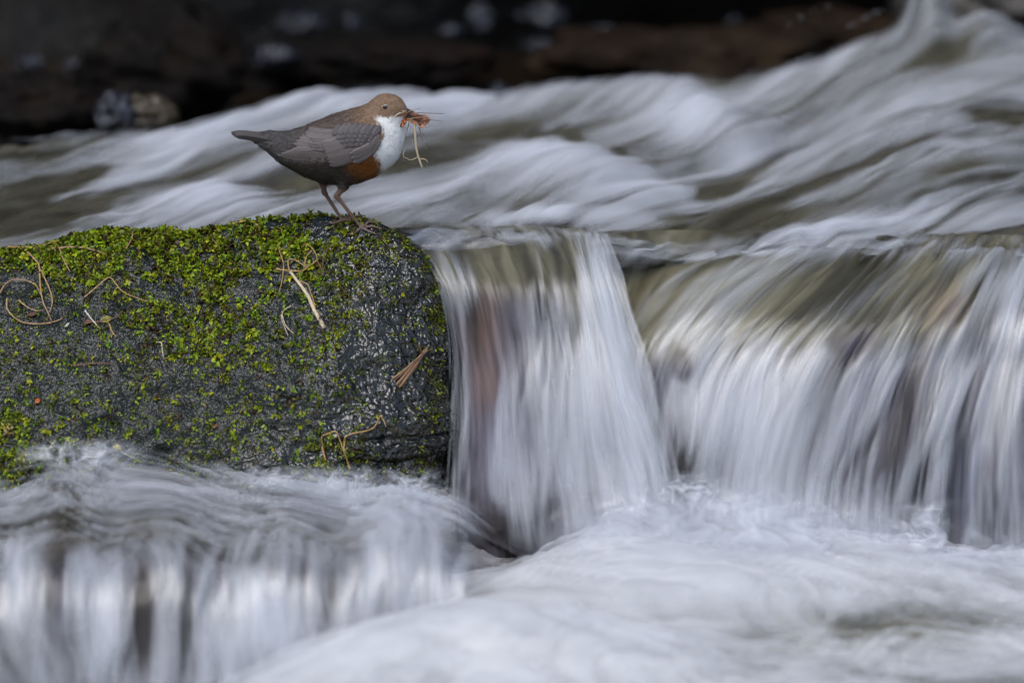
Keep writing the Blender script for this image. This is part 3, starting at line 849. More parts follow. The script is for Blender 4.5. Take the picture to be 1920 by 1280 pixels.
# moss: thousands of little leafy shoots
def moss_mesh():
    V, F, C = [], [], []
    off = 0
    cand = 0
    rs = RNG
    ii = rs.integers(0, 542, 90000); jj = rs.integers(93, 353, 90000)
    p = BG[ii, jj]; nn = bn2[ii, jj]
    qx = 960 + p[:, 0] / S
    dy_ = p[:, 1] - CAM[1]
    ang = np.arctan2(CAM[2] - p[:, 2], dy_) - PITCH
    qy = 640 + np.tan(ang) / KPX
    cl = fbm(p[:, 0] * 30, p[:, 2] * 34, p[:, 1] * 30, 3, 81)
    fine = vnoise(p[:, 0] * 120, p[:, 2] * 130, p[:, 1] * 120, 82)
    band = np.exp(-((qx - 340) / 260) ** 2 - ((qy - 470) / 75) ** 2) * .8
    band += np.exp(-((qx - 180) / 160) ** 2 - ((qy - 450) / 40) ** 2) * .6
    band += np.exp(-((qx - 430) / 200) ** 2 - ((qy - 620) / 90) ** 2) * .38
    band += np.exp(-((qx - 20) / 120) ** 2 - ((qy - 830) / 80) ** 2) * .4
    band += .34 + .14 * (qx < 650)
    band *= np.where(qx > 690, .62, 1.0)
    band += np.exp(-((qx - 560) / 120) ** 2 - ((qy - 440) / 40) ** 2) * .35
    dens = np.clip(band * (.85 + .9 * cl) + .30 * fine, 0, 1.2)
    keep = (rs.random(len(p)) < dens * .30) & (qy < 960) & (qy > 395) & (qx > -120) & (qx < 832)
    idx = np.nonzero(keep)[0]
    for k in idx:
        o, n0 = p[k], nn[k]
        big = min(1.0, band[k])
        ln = (.0019 + .0032 * big) * rs.uniform(.5, 1.6)
        nl = 4 + int(3 * big)
        hue = rs.normal(0, 1)
        shade = rs.choice([.3, .5, .9, 1.25])
        base = np.array([.29 + .06 * hue, .36 + .02 * hue, .012]) * shade
        if rs.random() < .14:
            base = np.array([.10, .055, .02]) * rs.uniform(.4, 1.1)
        if qx[k] > 620 or big < .25:
            base *= np.array([.85, .8, .9])
        down = np.array([rs.normal(0, .5), -.2, -.75 + rs.normal(0, .4)])
        for _ in range(nl):
            d = n0 * rs.uniform(.35, 1.0) + down * .55 + rs.normal(0, .55, 3)
            d /= np.linalg.norm(d) + 1e-9
            side = np.cross(d, n0 + rs.normal(0, .3, 3)); side /= np.linalg.norm(side) + 1e-9
            w = ln * rs.uniform(.16, .3)
            st = o + rs.normal(0, .0011, 3) - n0 * .0006
            mid = st + d * ln * .55 + n0 * ln * .18
            tip = st + d * ln * 1.0 - np.array([0, 0, ln * .1])
            V += [st - side * w * .4, st + side * w * .4, mid + side * w, mid - side * w, tip]
            F.append((off, off + 1, off + 2)); F.append((off, off + 2, off + 3)); F.append((off + 3, off + 2, off + 4))
            lt = rs.uniform(.75, 1.2)
            C += [base * .45 * lt, base * .45 * lt, base * lt, base * lt, base * 1.35 * lt]
            off += 5
    me = make_mesh('moss', np.array(V), np.array(F), colour_attr_material('moss_leaf', rough=.45, trans=.35, spec=.4, var=.1), smooth=False)
    set_col(me, 'col', np.array(C))
    return me, len(idx)


mm, nmoss = moss_mesh()
print('moss shoots', nmoss, 'tris', len(mm.polygons))
moss = obj('moss', mm, parent=boulder, kind='stuff', label='bright green moss shoots')

# ------------------------------------------------------------------ dry straws and litter on the boulder
STRAW = {'tan': plain_material('straw_tan', (.36, .22, .11), .55, .3), 'pale': plain_material('straw_pale', (.52, .42, .27), .5, .25), 'gold': plain_material('straw_gold', (.40, .24, .08), .5, .3),
         'brown': plain_material('straw_brown', (.17, .085, .05), .6, .35), 'white': plain_material('straw_white', (.6, .56, .48), .5, .15)}


def za(pts): return [(x * .2422, 390 + y * .2422) for x, y in pts]
def zb(pts): return [(440 + x * .2422, 390 + y * .2422) for x, y in pts]
def zc(pts): return [(x * .2422, 640 + y * .2422) for x, y in pts]
def zd(pts): return [(440 + x * .2422, 640 + y * .2422) for x, y in pts]


def lay_on_boulder(pts, lift, n):
    """a smooth line over the stone; sags between high points like a stiff stalk"""
    sp = spline(pts, n) if len(pts) > 2 else np.linspace(pts[0], pts[1], n)
    w = []
    for q in sp:
        h = on_boulder(q[0], q[1], lift + (.0022 if q[1] < 600 and q[0] < 640 else .0006))
        if h is None:
            for dy in range(2, 24, 2):
                h = on_boulder(q[0], q[1] + dy, lift)
                if h is not None:
                    break
        if h is not None:
            w.append(h[0])
    w = np.array(w)
    for _ in range(4):
        w[1:-1] = .25 * w[:-2] + .5 * w[1:-1] + .25 * w[2:]
    w[:, 1] -= .0009
    return w


def straw(name, pts, r, mat, label, cat='straw', group='dry straws on the boulder', flat=.55, kink=False, taper=.6, lift=.0014):
    n = max(10, len(pts) * 5)
    if kink:
        pp = []
        for a, b in zip(pts[:-1], pts[1:]):
            for t in np.linspace(0, 1, 6)[:-1]:
                pp.append((a[0] + (b[0] - a[0]) * t, a[1] + (b[1] - a[1]) * t))
        pp.append(pts[-1])
        w = lay_on_boulder(pp, lift, len(pp) * 2)
    else:
        w = lay_on_boulder(pts, lift, n)
    k = len(w)
    rad = r * (1 - (1 - taper) * np.linspace(0, 1, k)) * (1 + .12 * np.sin(np.arange(k) * 2.1))
    V, q, t = tube(w, rad, 6, flat, twist=1.5)
    return obj(name, make_mesh(name, V, [q, t], STRAW[mat]), label=label, cat=cat, group=group)


straw('dry_grass_stalk', za([(100, 255), (200, 340), (290, 430), (315, 490), (330, 650), (350, 760), (400, 880)]), .0011, 'tan', 'long tan stalk running down the far left of the boulder into an arc')
straw('dry_grass_stalk', za([(318, 480), (380, 600), (405, 740), (385, 820)]), .0009, 'tan', 'short tan side stalk beside the long stalk at the boulder\'s left end')
straw('dry_grass_stalk', za([(4, 680), (40, 600), (110, 565), (220, 575), (290, 620), (335, 690)]), .0009, 'tan', 'looped tan straw arching at the left edge of the boulder')
straw('dry_grass_stalk', za([(50, 710), (50, 780), (100, 850), (190, 895), (290, 900), (400, 885), (480, 855)]), .0010, 'tan', 'tan straw curved like a bowl at the left of the boulder')
straw('dry_grass_stalk', za([(160, 720), (220, 775), (300, 805), (330, 800)]), .0009, 'tan', 'short curved straw inside the bowl-shaped straw', )
straw('dry_grass_stalk', za([(60, 262), (200, 245), (340, 228), (470, 222)]), .0012, 'gold', 'straight golden straw lying along the upper left rim of the boulder')
straw('dry_grass_stalk', za([(330, 220), (400, 270), (460, 310), (490, 400), (550, 510)]), .0009, 'tan', 'wavy tan straw hanging from the rim straw over moss')
straw('dry_grass_stalk', za([(400, 335), (520, 320), (620, 318), (720, 335), (820, 375)]), .0010, 'tan', 'gently arched straw lying across the moss left of the upright straw')
straw('dry_grass_stalk', za([(1045, 150), (1015, 250), (990, 335)]), .0010, 'tan', 'short upright straw standing in thick moss near the boulder rim')
straw('dry_grass_stalk', za([(655, 700), (740, 640), (820, 570), (870, 550), (900, 595), (950, 655), (1050, 700), (1150, 740)]), .0009, 'tan', 'bent straw shaped like a roof on the grey part of the boulder')
straw('dry_grass_stalk', za([(665, 795), (710, 860), (765, 935)]), .0009, 'white', 'short whitish straw crossing a brown twig with a yellow leaf')
straw('brown_twig', za([(655, 905), (730, 885), (790, 875), (930, 860)]), .0009, 'brown', 'thin brown twig lying under the whitish straw', 'twig', None)
straw('dry_grass_stalk', za([(850, 900), (870, 960), (900, 1000)]), .0008, 'gold', 'tiny golden straw below the small yellow leaf')
straw('dry_grass_stalk', za([(1210, 1035), (1250, 1045), (1260, 1100), (1270, 1165)]), .0008, 'pale', 'small hooked pale straw in the middle of the boulder face', kink=True)
straw('dry_grass_stalk', za([(560, 1218), (640, 1215), (740, 1200), (880, 1210)]), .0009, 'brown', 'flat pinkish brown straw lying level on the lower left boulder face')
straw('dry_grass_stalk', za([(1550, 190), (1700, 165), (1850, 118), (1899, 100)]), .0010, 'tan', 'tan straw lying along the boulder rim behind the bird')
straw('dry_grass_stalk', za([(1710, 190), (1650, 245), (1710, 330)]), .0007, 'tan', 'small forked straw below the rim straw behind the bird', kink=True)
straw('dry_grass_stalk', zb([(0, 100), (80, 95), (140, 125), (195, 185)]), .0010, 'tan', 'curved straw drooping over the moss below the bird\'s tail')
straw('dry_grass_stalk', zb([(430, 500), (500, 590), (560, 680), (620, 800), (690, 935)]), .0014, 'pale', 'thick pale straw slanting down below the looped straws', taper=1.7)
straw('dry_grass_stalk', zb([(495, 570), (575, 600), (610, 720), (630, 800)]), .0007, 'tan', 'thin kinked straw beside the thick pale straw', kink=True)
straw('dry_grass_stalk', zb([(430, 500), (420, 410), (480, 410), (540, 450), (580, 475)]), .0008, 'tan', 'angled tan straw at the top of the thick pale straw')
straw('dry_grass_stalk', zb([(325, 480), (430, 495), (530, 500), (600, 450), (655, 390), (600, 320), (550, 285)]), .0008, 'gold', 'golden straw bent into an open loop below the bird')
straw('dry_grass_stalk', zb([(600, 330), (550, 400), (535, 500)]), .0007, 'gold', 'short golden straw closing the open loop below the bird')
straw('dry_grass_stalk', zb([(345, 330), (385, 420), (385, 520), (355, 660)]), .0007, 'gold', 'bow-shaped upright straw crossing the left end of the loop')
straw('dry_grass_stalk', zb([(655, 390), (670, 460), (690, 535), (695, 440), (710, 340), (790, 280)]), .0007, 'brown', 'brown v-shaped straw to the right of the loop', kink=True)
straw('dry_grass_stalk', zb([(380, 840), (400, 910), (460, 975)]), .0007, 'pale', 'short pale straw in the moss below the bow-shaped straw')
straw('dry_grass_stalk', zb([(445, 770), (390, 810), (372, 870), (420, 990)]), .0006, 'pale', 'fine hooked straw next to the short pale straw', kink=True)
straw('dry_grass_stalk', zd([(705, 920), (680, 820), (675, 725), (790, 692), (840, 840)]), .0009, 'gold', 'golden straw folded like a staple at the wet foot of the boulder', kink=True)
straw('dry_grass_stalk', zd([(885, 985), (845, 840), (860, 725), (1080, 670), (1130, 565), (1165, 660)]), .0009, 'gold', 'golden zigzag straw at the wet foot of the boulder', kink=True)

# shredded strip of bark near the fall
bark = bpy.data.objects.new('bark_shred', None); COL.objects.link(bark)
bark['label'] = 'frayed brown strip of bark on the wet end of the boulder'; bark['category'] = 'bark'
h0 = on_boulder(775, 690)[0]; bark.location = h0
for k in range(6):
    o_ = (k - 2.5)
    pts = zd([(1500 - abs(o_) * 8, 55 + o_ * 5), (1430 + o_ * 4, 120 + o_ * 5), (1340 + o_ * 9, 230 + o_ * 8), (1250 + o_ * 15 + random.uniform(-12, 12), 350 + o_ * 10 + random.uniform(-30, 10))])
    w = lay_on_boulder(pts, .0016 + .0003 * (k % 2), 16)
    V, q, t = tube(w - h0, .0009 * np.linspace(.5, .9, len(w)), 5, .5, 1.0)
    obj('fibre', make_mesh('fibre', V, [q, t], STRAW['brown' if k % 2 else 'tan']), parent=bark)
w = lay_on_boulder(zd([(1415, 10), (1432, 60), (1436, 100)]), .002, 8)
V, q, t = tube(w - h0, .0007, 5, .6)
obj('fibre', make_mesh('fibre', V, [q, t], STRAW['brown']), parent=bark)


def leaf_flake(name, px, py, lx, ly, rot, col, label, cat, curl=.3, trans=.3):
    """small curled leaf with a pointed outline, two skins and a rim"""
    c, n = on_boulder(px, py, .0022)
    n = Vector(n); t = Vector((math.cos(R(rot)), 0, math.sin(R(rot)))); t = (t - n * t.dot(n)).normalized(); b = n.cross(t)
    us_ = np.linspace(-1, 1, 11); ws = np.linspace(-1, 1, 7)
    top = []
    for a in us_:
        half = (1 - a * a) ** .7 * (1 + .15 * math.sin(a * 9))
        for w_ in ws:
            z = curl * (abs(w_) ** 2 * half * ly + .4 * a * a * lx) + .12 * ly * math.sin(a * 7 + w_ * 4)
            top.append(c + np.array(t) * a * lx + np.array(b) * w_ * half * ly + np.array(n) * z)
    top = np.array(top); bot = top - np.array(n) * .0003
    f = grid_faces(11, 7)
    F = np.concatenate([f, (f + 77)[:, ::-1]])
    rim = []
    ring = [i for i in range(7)] + [7 * i + 6 for i in range(1, 11)] + [70 + i for i in range(5, -1, -1)] + [7 * i for i in range(9, 0, -1)]
    for a, b_ in zip(ring, ring[1:] + ring[:1]):
        rim.append((b_, a, a + 77, b_ + 77))
    me = make_mesh(name, np.concatenate([top, bot]), np.concatenate([F, np.array(rim)]), plain_material(name + '_mat', col, .45, .3, 500, trans))
    return obj(name, me, label=label, cat=cat)


leaf_flake('bud_scale', 169, 517, .0052, .0020, -62, (.30, .12, .07), 'small reddish brown bud scale on moss above the roof-shaped straw', 'bud scale')
leaf_flake('yellow_leaf', 200, 600, .0060, .0034, 12, (.34, .30, .06), 'small dull yellow leaf on the brown twig', 'leaf')
leaf_flake('brown_leaf', 166, 605, .0042, .0022, 10, (.16, .07, .05), 'tiny dark brown leaf at the end of the brown twig', 'leaf')
leaf_flake('white_seed', 126, 611, .0030, .0012, 60, (.6, .58, .52), 'tiny white seed lying on the grey boulder face', 'seed')
leaf_flake('orange_petal', 72, 752, .0030, .0024, 20, (.62, .16, .03), 'tiny orange petal on the lower left boulder face', 'petal')
leaf_flake('red_scale', 404, 800, .0030, .0014, 40, (.34, .10, .05), 'tiny red scale low on the boulder face', 'scale')
leaf_flake('brown_leaf', 62, 592, .0060, .0026, -25, (.17, .08, .05), 'dark brown scrap of leaf inside the bowl-shaped straw', 'leaf')

# two fallen catkin blossoms
def blossom(px, py, r, col, stem, label):
    c, n = on_boulder(px, py, .003)
    e = bpy.data.objects.new('fallen_blossom', None); COL.objects.link(e); e.location = c
    e['label'] = label; e['category'] = 'blossom'
    V, F = [], []
    for k in range(46):
        d = RNG.normal(0, 1, 3); d /= np.linalg.norm(d); d[1] -= .3
        a = np.cross(d, RNG.normal(0, 1, 3)); a /= np.linalg.norm(a)
        b = np.cross(a, d); s_ = r * RNG.uniform(.25, .42); p = d * r * RNG.uniform(.45, 1.0)
        o_ = len(V)
        V += [p - a * s_, p + b * s_ * .7, p + a * s_, p + d * s_ * 1.1]
        F += [(o_, o_ + 1, o_ + 3), (o_ + 1, o_ + 2, o_ + 3), (o_, o_ + 3, o_ + 2)]
    obj('petals', make_mesh('petals', np.array(V), np.array(F), plain_material('blossom_%d' % px, col, .5, .3, 600, .3), smooth=False), parent=e, kind='stuff')
    if stem:
        w = lay_on_boulder(stem, .002, 12)
        V, q, t = tube(w - c, .0006, 5)
        obj('stem', make_mesh('stem', V, [q, t], plain_material('blossom_stem_%d' % px, (.42, .42, .16), .5)), parent=e)


blossom(219, 841, .0040, (.62, .46, .02), [(222, 844), (232, 852), (249, 861)], 'bright yellow blossom with a thin stem just above the foam')
blossom(17, 809, .0055, (.55, .42, .16), [(2, 792), (6, 800), (12, 806)], 'pale yellow blossom clump at the left edge of the boulder')

# ------------------------------------------------------------------ the bird
def sd_capsule(X, Y, Z, a, b, ra, rb):
    a = np.array(a); b = np.array(b); d = b - a; L2 = float(d @ d) + 1e-12
    t = np.clip(((X - a[0]) * d[0] + (Y - a[1]) * d[1] + (Z - a[2]) * d[2]) / L2, 0, 1)
    return np.sqrt((X - a[0] - t * d[0]) ** 2 + (Y - a[1] - t * d[1]) ** 2 + (Z - a[2] - t * d[2]) ** 2) - (ra + (rb - ra) * t)


def smin(a, b, k):
    h = np.clip(.5 + .5 * (b - a) / k, 0, 1)
    return b + (a - b) * h - k * h * (1 - h)


def surface_nets(f, org, h):
    nx, ny, nz = f.shape
    s = f < 0
    c = np.zeros((nx - 1, ny - 1, nz - 1), np.int8)
    for a in (0, 1):
        for b in (0, 1):
            for d in (0, 1):
                c += s[a:nx - 1 + a, b:ny - 1 + b, d:nz - 1 + d]
    act = (c > 0) & (c < 8)
    I, J, K = np.nonzero(act)
    idx = np.full(act.shape, -1, np.int64); idx[I, J, K] = np.arange(len(I))
    acc = np.zeros((len(I), 3)); cnt = np.zeros(len(I))
    cs = [(a, b, d) for a in (0, 1) for b in (0, 1) for d in (0, 1)]
    for p in cs:
        for ax in range(3):
            if p[ax]:
                continue
            q = list(p); q[ax] = 1
            f0 = f[I + p[0], J + p[1], K + p[2]]; f1 = f[I + q[0], J + q[1], K + q[2]]
            m = (f0 < 0) != (f1 < 0)
            t = np.where(m, f0 / (f0 - f1 + 1e-20), 0)
            v = np.tile(np.array(p, float), (len(I), 1)); v[:, ax] += t
            acc[m] += v[m]; cnt[m] += 1
    V = org + (np.stack([I, J, K], 1) + acc / cnt[:, None]) * h
    Q = []
    for ax in range(3):
        o1, o2 = [(1, 2), (2, 0), (0, 1)][ax]
        sl0 = [slice(None)] * 3; sl1 = [slice(None)] * 3
        sl0[ax] = slice(0, -1); sl1[ax] = slice(1, None)
        a, b = s[tuple(sl0)], s[tuple(sl1)]
        E = np.stack(np.nonzero(a != b), 1)
        E = E[(E[:, o1] > 0) & (E[:, o2] > 0) & (E[:, o1] < f.shape[o1] - 1) & (E[:, o2] < f.shape[o2] - 1)]
        ins = a[E[:, 0], E[:, 1], E[:, 2]]
        def cell(d1, d2):
            e = E.copy(); e[:, o1] -= d1; e[:, o2] -= d2
            return idx[e[:, 0], e[:, 1], e[:, 2]]
        q = np.stack([cell(1, 1), cell(0, 1), cell(0, 0), cell(1, 0)], 1)
        q[~ins] = q[~ins][:, ::-1]
        Q.append(q)
    return V, np.concatenate(Q)


ZS = S / CP
FOOT = (690.0, 430.0)
foot_hit = on_boulder(678, 431, 0.0)
BY0 = float(foot_hit[0][1]) + .014
ORG = P(FOOT[0], FOOT[1], BY0)


def bl(px, py, y=0.0):
    """bird-local point from its side-view drawing (px, py) and sideways offset y"""
    return np.array([(px - FOOT[0]) * S, y, (FOOT[1] - py) * ZS])


bird = bpy.data.objects.new('bird', None); COL.objects.link(bird)
bird.location = ORG
bird['label'] = 'brown bird with white throat and chestnut belly standing on the boulder'; bird['category'] = 'bird'

hg = .0008
lo = bl(425, 445, -.046); hi = bl(800, 165, .046)
nxg, nyg, nzg = [int(math.ceil((hi[i] - lo[i]) / hg)) + 1 for i in range(3)]
gx, gy, gz = np.meshgrid(lo[0] + np.arange(nxg) * hg, lo[1] + np.arange(nyg) * hg, lo[2] + np.arange(nzg) * hg, indexing='ij')
gx, gy, gz = (a.astype(np.float32) for a in (gx, gy, gz))
LAT = 1 / .86
CH = [((468, 256), 5), ((508, 266), 15), ((542, 279), 28), ((580, 284), 43), ((618, 285), 57), ((652, 279), 64), ((684, 270), 60), ((704, 262), 50), ((716, 246), 41)]
body = None
for (a, ra), (b, rb) in zip(CH[:-1], CH[1:]):
    d = sd_capsule(gx, gy * LAT, gz, bl(*a), bl(*b), ra * S, rb * S)
    body = d if body is None else smin(body, d, .010)
neck = sd_capsule(gx, gy * LAT, gz, bl(700, 238), bl(722, 216), 40 * S, 31 * S)
body = smin(body, neck, .012)
HEADY = -.003
head = sd_capsule(gx, (gy - HEADY) * 1.12, gz, bl(726, 204), bl(736, 205), 25.5 * S, 25 * S)
body = smin(body, head, .010)
fore = sd_capsule(gx, (gy - HEADY - .001) * 1.1, gz, bl(742, 208), bl(757, 211), 14 * S, 6.5 * S)
body = smin(body, fore, .006)
# feathered thighs, shanks, feet: part of the same skin
LEGS = []
hn = on_boulder(678, 431, 0.0)[0] - ORG
hf = on_boulder(642, 417, 0.0)[0] - ORG
near = dict(hip=bl(652, 322, -.012), knee=bl(646, 347, -.015), ank=bl(632, 364, -.014), foot=np.array([hn[0], hn[1], hn[2] + .0022]))
far = dict(hip=bl(622, 322, .012), knee=bl(606, 345, .014), ank=bl(607, 364, .014), foot=np.array([hf[0], hf[1], hf[2] + .0022]))
LEGSRF = []
kz = int((bl(0, 305)[2] - lo[2]) / hg)
full = body
body, gx, gy, gz = body[:, :, :kz].copy(), gx[:, :, :kz], gy[:, :, :kz], gz[:, :, :kz]
for lg in (near, far):
    th = sd_capsule(gx, gy, gz, lg['hip'], lg['knee'], 16 * S, 8.5 * S)
    body = smin(body, th, .006)
    l = sd_capsule(gx, gy, gz, lg['knee'], lg['ank'], 7.2 * S, 4.6 * S)
    l = smin(l, sd_capsule(gx, gy, gz, lg['ank'], lg['ank'] * .93 + lg['foot'] * .07, 5.0 * S, 4.2 * S), .0015)
    l = smin(l, sd_capsule(gx, gy, gz, lg['ank'], lg['foot'], 3.9 * S, 3.1 * S), .002)
    for ang_, ln, r0 in ((28, .017, 2.6), (0, .020, 2.7), (-30, .016, 2.6), (178, .013, 2.7)):
        # each toe follows the stone
        pts_ = [lg['foot']]
        for fr in (.5, 1.0):
            wx = lg['foot'] + np.array([math.cos(R(ang_)) * ln * fr, -math.sin(R(ang_)) * ln * fr, 0])
            wp = wx + ORG
            hit = BVH.ray_cast(Vector((wp[0], wp[1], wp[2] + .05)), Vector((0, 0, -1)))
            zz = hit[0].z - ORG[2] + .0018 if hit[0] is not None else wx[2]
            pts_.append(np.array([wx[0], wx[1], max(zz, lg['foot'][2] - .012)]))
        l = smin(l, sd_capsule(gx, gy, gz, pts_[0], pts_[1] + np.array([0, 0, .0008]), 2.8 * S, r0 * S), .0012)
        l = smin(l, sd_capsule(gx, gy, gz, pts_[1] + np.array([0, 0, .0008]), pts_[2], r0 * S, 1.8 * S), .0012)
        LEGSRF.append((pts_[1], pts_[2]))
    body = smin(body, l, .0025)
kb = kz - 12
bl_ = np.linspace(0, 1, kz - kb)[None, None, :]
body[:, :, kb:] = body[:, :, kb:] * (1 - bl_) + full[:, :, kb:kz] * bl_
full[:, :, :kz] = body
BV, BF = surface_nets(full, lo, hg)
del gx, gy, gz, body, full
_bl_px = lambda p: FOOT[0] + p[..., 0] / S
_bl_py = lambda p: FOOT[1] - p[..., 2] / ZS
# settle the voxel steps
nb = np.zeros((len(BV), 3)); nc = np.zeros(len(BV))
for _ in range(3):
    nb[:] = 0; nc[:] = 0
    for a, b in ((0, 1), (1, 2), (2, 3), (3, 0)):
        np.add.at(nb, BF[:, a], BV[BF[:, b]]); np.add.at(nb, BF[:, b], BV[BF[:, a]])
        np.add.at(nc, BF[:, a], 1); np.add.at(nc, BF[:, b], 1)
    BV = .5 * BV + .5 * nb / nc[:, None]

LB = np.array([[214, 704], [225, 712], [240, 721], [252, 721], [266, 712], [280, 705], [290, 711], [300, 716], [312, 717], [330, 716]])


def plumage(px, py, jit=0.0):
    """feather colours of a dipper by place on its body"""
    px = px + jit * 5; py = py + jit * 3
    n = len(px)
    head = np.array([.235, .15, .096]); mantle = np.array([.112, .085, .070]); rump = np.array([.082, .074, .072])
    belly = np.array([.050, .041, .034]); chest = np.array([.21, .075, .018]); white = np.array([.82, .815, .80]); leg = np.array([.13, .078, .058])
    t = smooth01((px - 640) / 60)[:, None]
    c = rump * (1 - smooth01((px - 540) / 70)[:, None]) + mantle * smooth01((px - 540) / 70)[:, None]
    c = c * (1 - t) + head * t
    low = smooth01((py - 286 + .14 * (px - 620)) / 16)[:, None]
    c = c * (1 - low) + belly * low
    ch = smooth01(1.45 - np.sqrt(((px - 697) / 40) ** 2 + ((py - 303) / 32) ** 2))[:, None]
    c = c * (1 - ch) + chest * ch
    lb = np.interp(py, LB[:, 0], LB[:, 1])
    w = smooth01((px - lb + 5) / 10) * smooth01((py - 215 + .03 * (px - 720)) / 5)
    w = w[:, None]
    c = c * (1 - w) + white * w
    lw = smooth01((py - 349) / 7)[:, None]
    c = c * (1 - lw) + leg * lw
    foot = smooth01((py - 408) / 14)[:, None]
    c = c * (1 - foot * .35) + np.array([.20, .16, .17]) * foot * .35
    return c


vpx, vpy = _bl_px(BV), _bl_py(BV)
jn = fbm(BV[:, 0] * 500, BV[:, 2] * 500, BV[:, 1] * 500, 2, 91)
M_PLUM = colour_attr_material('plumage', rough=.72, spec=.2, var=.18, scale=700, bump=.5)
bm_ = make_mesh('body', BV, BF, M_PLUM)
set_col(bm_, 'col', plumage(vpx, vpy, jn))
body_o = obj('body', bm_, parent=bird)
BB = BVHTree.FromPolygons([tuple(p) for p in BV], [tuple(int(i) for i in f) for f in BF])


def skin(px, py, side, off):
    """point on the bird's flank under drawing position (px, py)"""
    p = bl(px, py)
    h = BB.ray_cast(Vector((p[0], side * .08, p[2])), Vector((0, -side, 0)))
    if h[0] is None:
        near_ = BB.find_nearest(Vector((p[0], side * .02, p[2])))
        q = np.array(near_[0])
        return np.array([p[0], q[1] + side * off, p[2]])
    return np.array([p[0], h[0].y + side * off, p[2]])


def feather_mesh(path, half, side, off, col, tipcol, curve=True, n=12, lift_tip=.0006, flat_y=None, round_tip=.75):
    """a vane with two skins, a slight camber, along a path in the side drawing"""
    sp = spline(path, n) if len(path) > 2 else np.linspace(path[0], path[1], n)
    tg = np.gradient(sp, axis=0); tg /= np.linalg.norm(tg, axis=1, keepdims=True)
    pr = np.stack([-tg[:, 1], tg[:, 0]], 1)
    rows_, cols_ = [], []
    ws = np.array([-1, -.5, 0, .5, 1.])
    for i, t in enumerate(np.linspace(0, 1, n)):
        hw = half * min(1, .45 + 1.6 * t) * (max(0.02, 1 - max(0, (t - round_tip) / (1 - round_tip)) ** 2.2)) ** .5
        for w_ in ws:
            q = sp[i] + pr[i] * w_ * hw
            o_ = off + lift_tip * t * t - .00035 * w_ * w_
            if flat_y is None:
                rows_.append(skin(q[0], q[1], side, o_))
            else:
                a = bl(q[0], q[1]); a[1] = flat_y + w_ * hw * S * .5 * side; rows_.append(a)
            k = smooth01(np.array((abs(w_) - .55) / .45)) * .6 + smooth01(np.array((t - .85) / .15)) * .6
            k = min(1, float(k))
            sh = .8 if abs(w_) < .1 else 1
            cols_.append(np.array(col) * (1 - k) * sh + np.array(tipcol) * k)
    top = np.array(rows_)
    for _ in range(1):
        g = top.reshape(n, 5, 3)
        g[1:-1, :, 1] = .25 * g[:-2, :, 1] + .5 * g[1:-1, :, 1] + .25 * g[2:, :, 1]
    top = g.reshape(-1, 3)
    bot = top - np.array([0, side * .0002, 0])
    f = grid_faces(n, 5); k = n * 5
    ring = list(range(5)) + [5 * i + 4 for i in range(1, n)] + [5 * (n - 1) + i for i in range(3, -1, -1)] + [5 * i for i in range(n - 2, 0, -1)]
    rim = np.array([(b_, a, a + k, b_ + k) for a, b_ in zip(ring, ring[1:] + ring[:1])])
    me = make_mesh('feather', np.concatenate([top, bot]), np.concatenate([f, (f + k)[:, ::-1], rim]), M_FEATHER)
    set_col(me, 'col', np.array(cols_ + cols_))
    return me


M_FEATHER = colour_attr_material('feather', rough=.55, spec=.3, var=.16, scale=1100, bump=.35)
WG = np.array([.130, .109, .104]); WE = np.array([.168, .145, .140]); WD = np.array([.07, .060, .062])
for side in (-1, 1):
    base_f = feather_mesh([(708, 262), (670, 274), (600, 284), (530, 287)], 20, side, .0004, WD, WD, lift_tip=.0)
    base_f.name = 'wing'
    wing = obj('wing', base_f, parent=bird)
    FE = []
    # primaries, longest lowest
    for k in range(6):
        tx = 512 + k * 9; ty = 291 - k * 3.2
        FE.append(([(668 - k * 4, 284 - k * 5), (630, 294 - k * 4.6), (570, 296 - k * 4.2), (tx, ty)], 6.0, .0006 + k * .0002, WG * (1 + .05 * (k % 2)), WE))
    # tertials
    for k in range(6):
        FE.append(([(672 - k * 2, 262 - k * 5), (640 - k * 4, 270 - k * 5), (600 - k * 4, 271 - k * 5.5), (552 + k * 6, 266 - k * 5.4)], 7.2, .0019 + k * .0002, WG * (1.0 + .08 * ((k + 1) % 2)), WE * .95))
    # greater coverts
    for k in range(8):
        FE.append(([(698 - k * 3, 270 - k * 4.2), (672 - k * 4, 286 - k * 5), (646 - k * 3.4, 297 - k * 5.2), (621 - k * 2.2, 303 - k * 6.0)], 6.4, .0027 + k * .00015, WG * (.98 + .1 * (k % 2)), WE * .95))
    # alula group by the bend
    for k in range(3):
        FE.append(([(716 - k * 2, 258 - k * 6), (700, 276 - k * 6), (684 - k * 2, 288 - k * 7), (664 - k * 3, 297 - k * 8)], 6.4, .0038 + k * .0002, WG * 1.05, WE * .92))
    # scalloped lesser coverts
    for r_ in range(4):
        for k in range(8 - r_):
            x0 = 634 + k * 10.5 + r_ * 7; y0 = 233 + r_ * 7.5 + (k - 3) ** 2 * .25
            FE.append(([(x0 + 8, y0 - 6), (x0 + 2, y0 + 2), (x0 - 7, y0 + 12)], 6.0, .0034 + .0002 * (3 - r_) + .0001 * (k % 2), WD * (1.15 + .15 * ((k + r_) % 2)), WE * .8))
    for path, half, off, c0, c1 in FE:
        obj('feather', feather_mesh(path, half, side, off, c0 * random.uniform(.9, 1.1), c1, n=9), parent=wing)
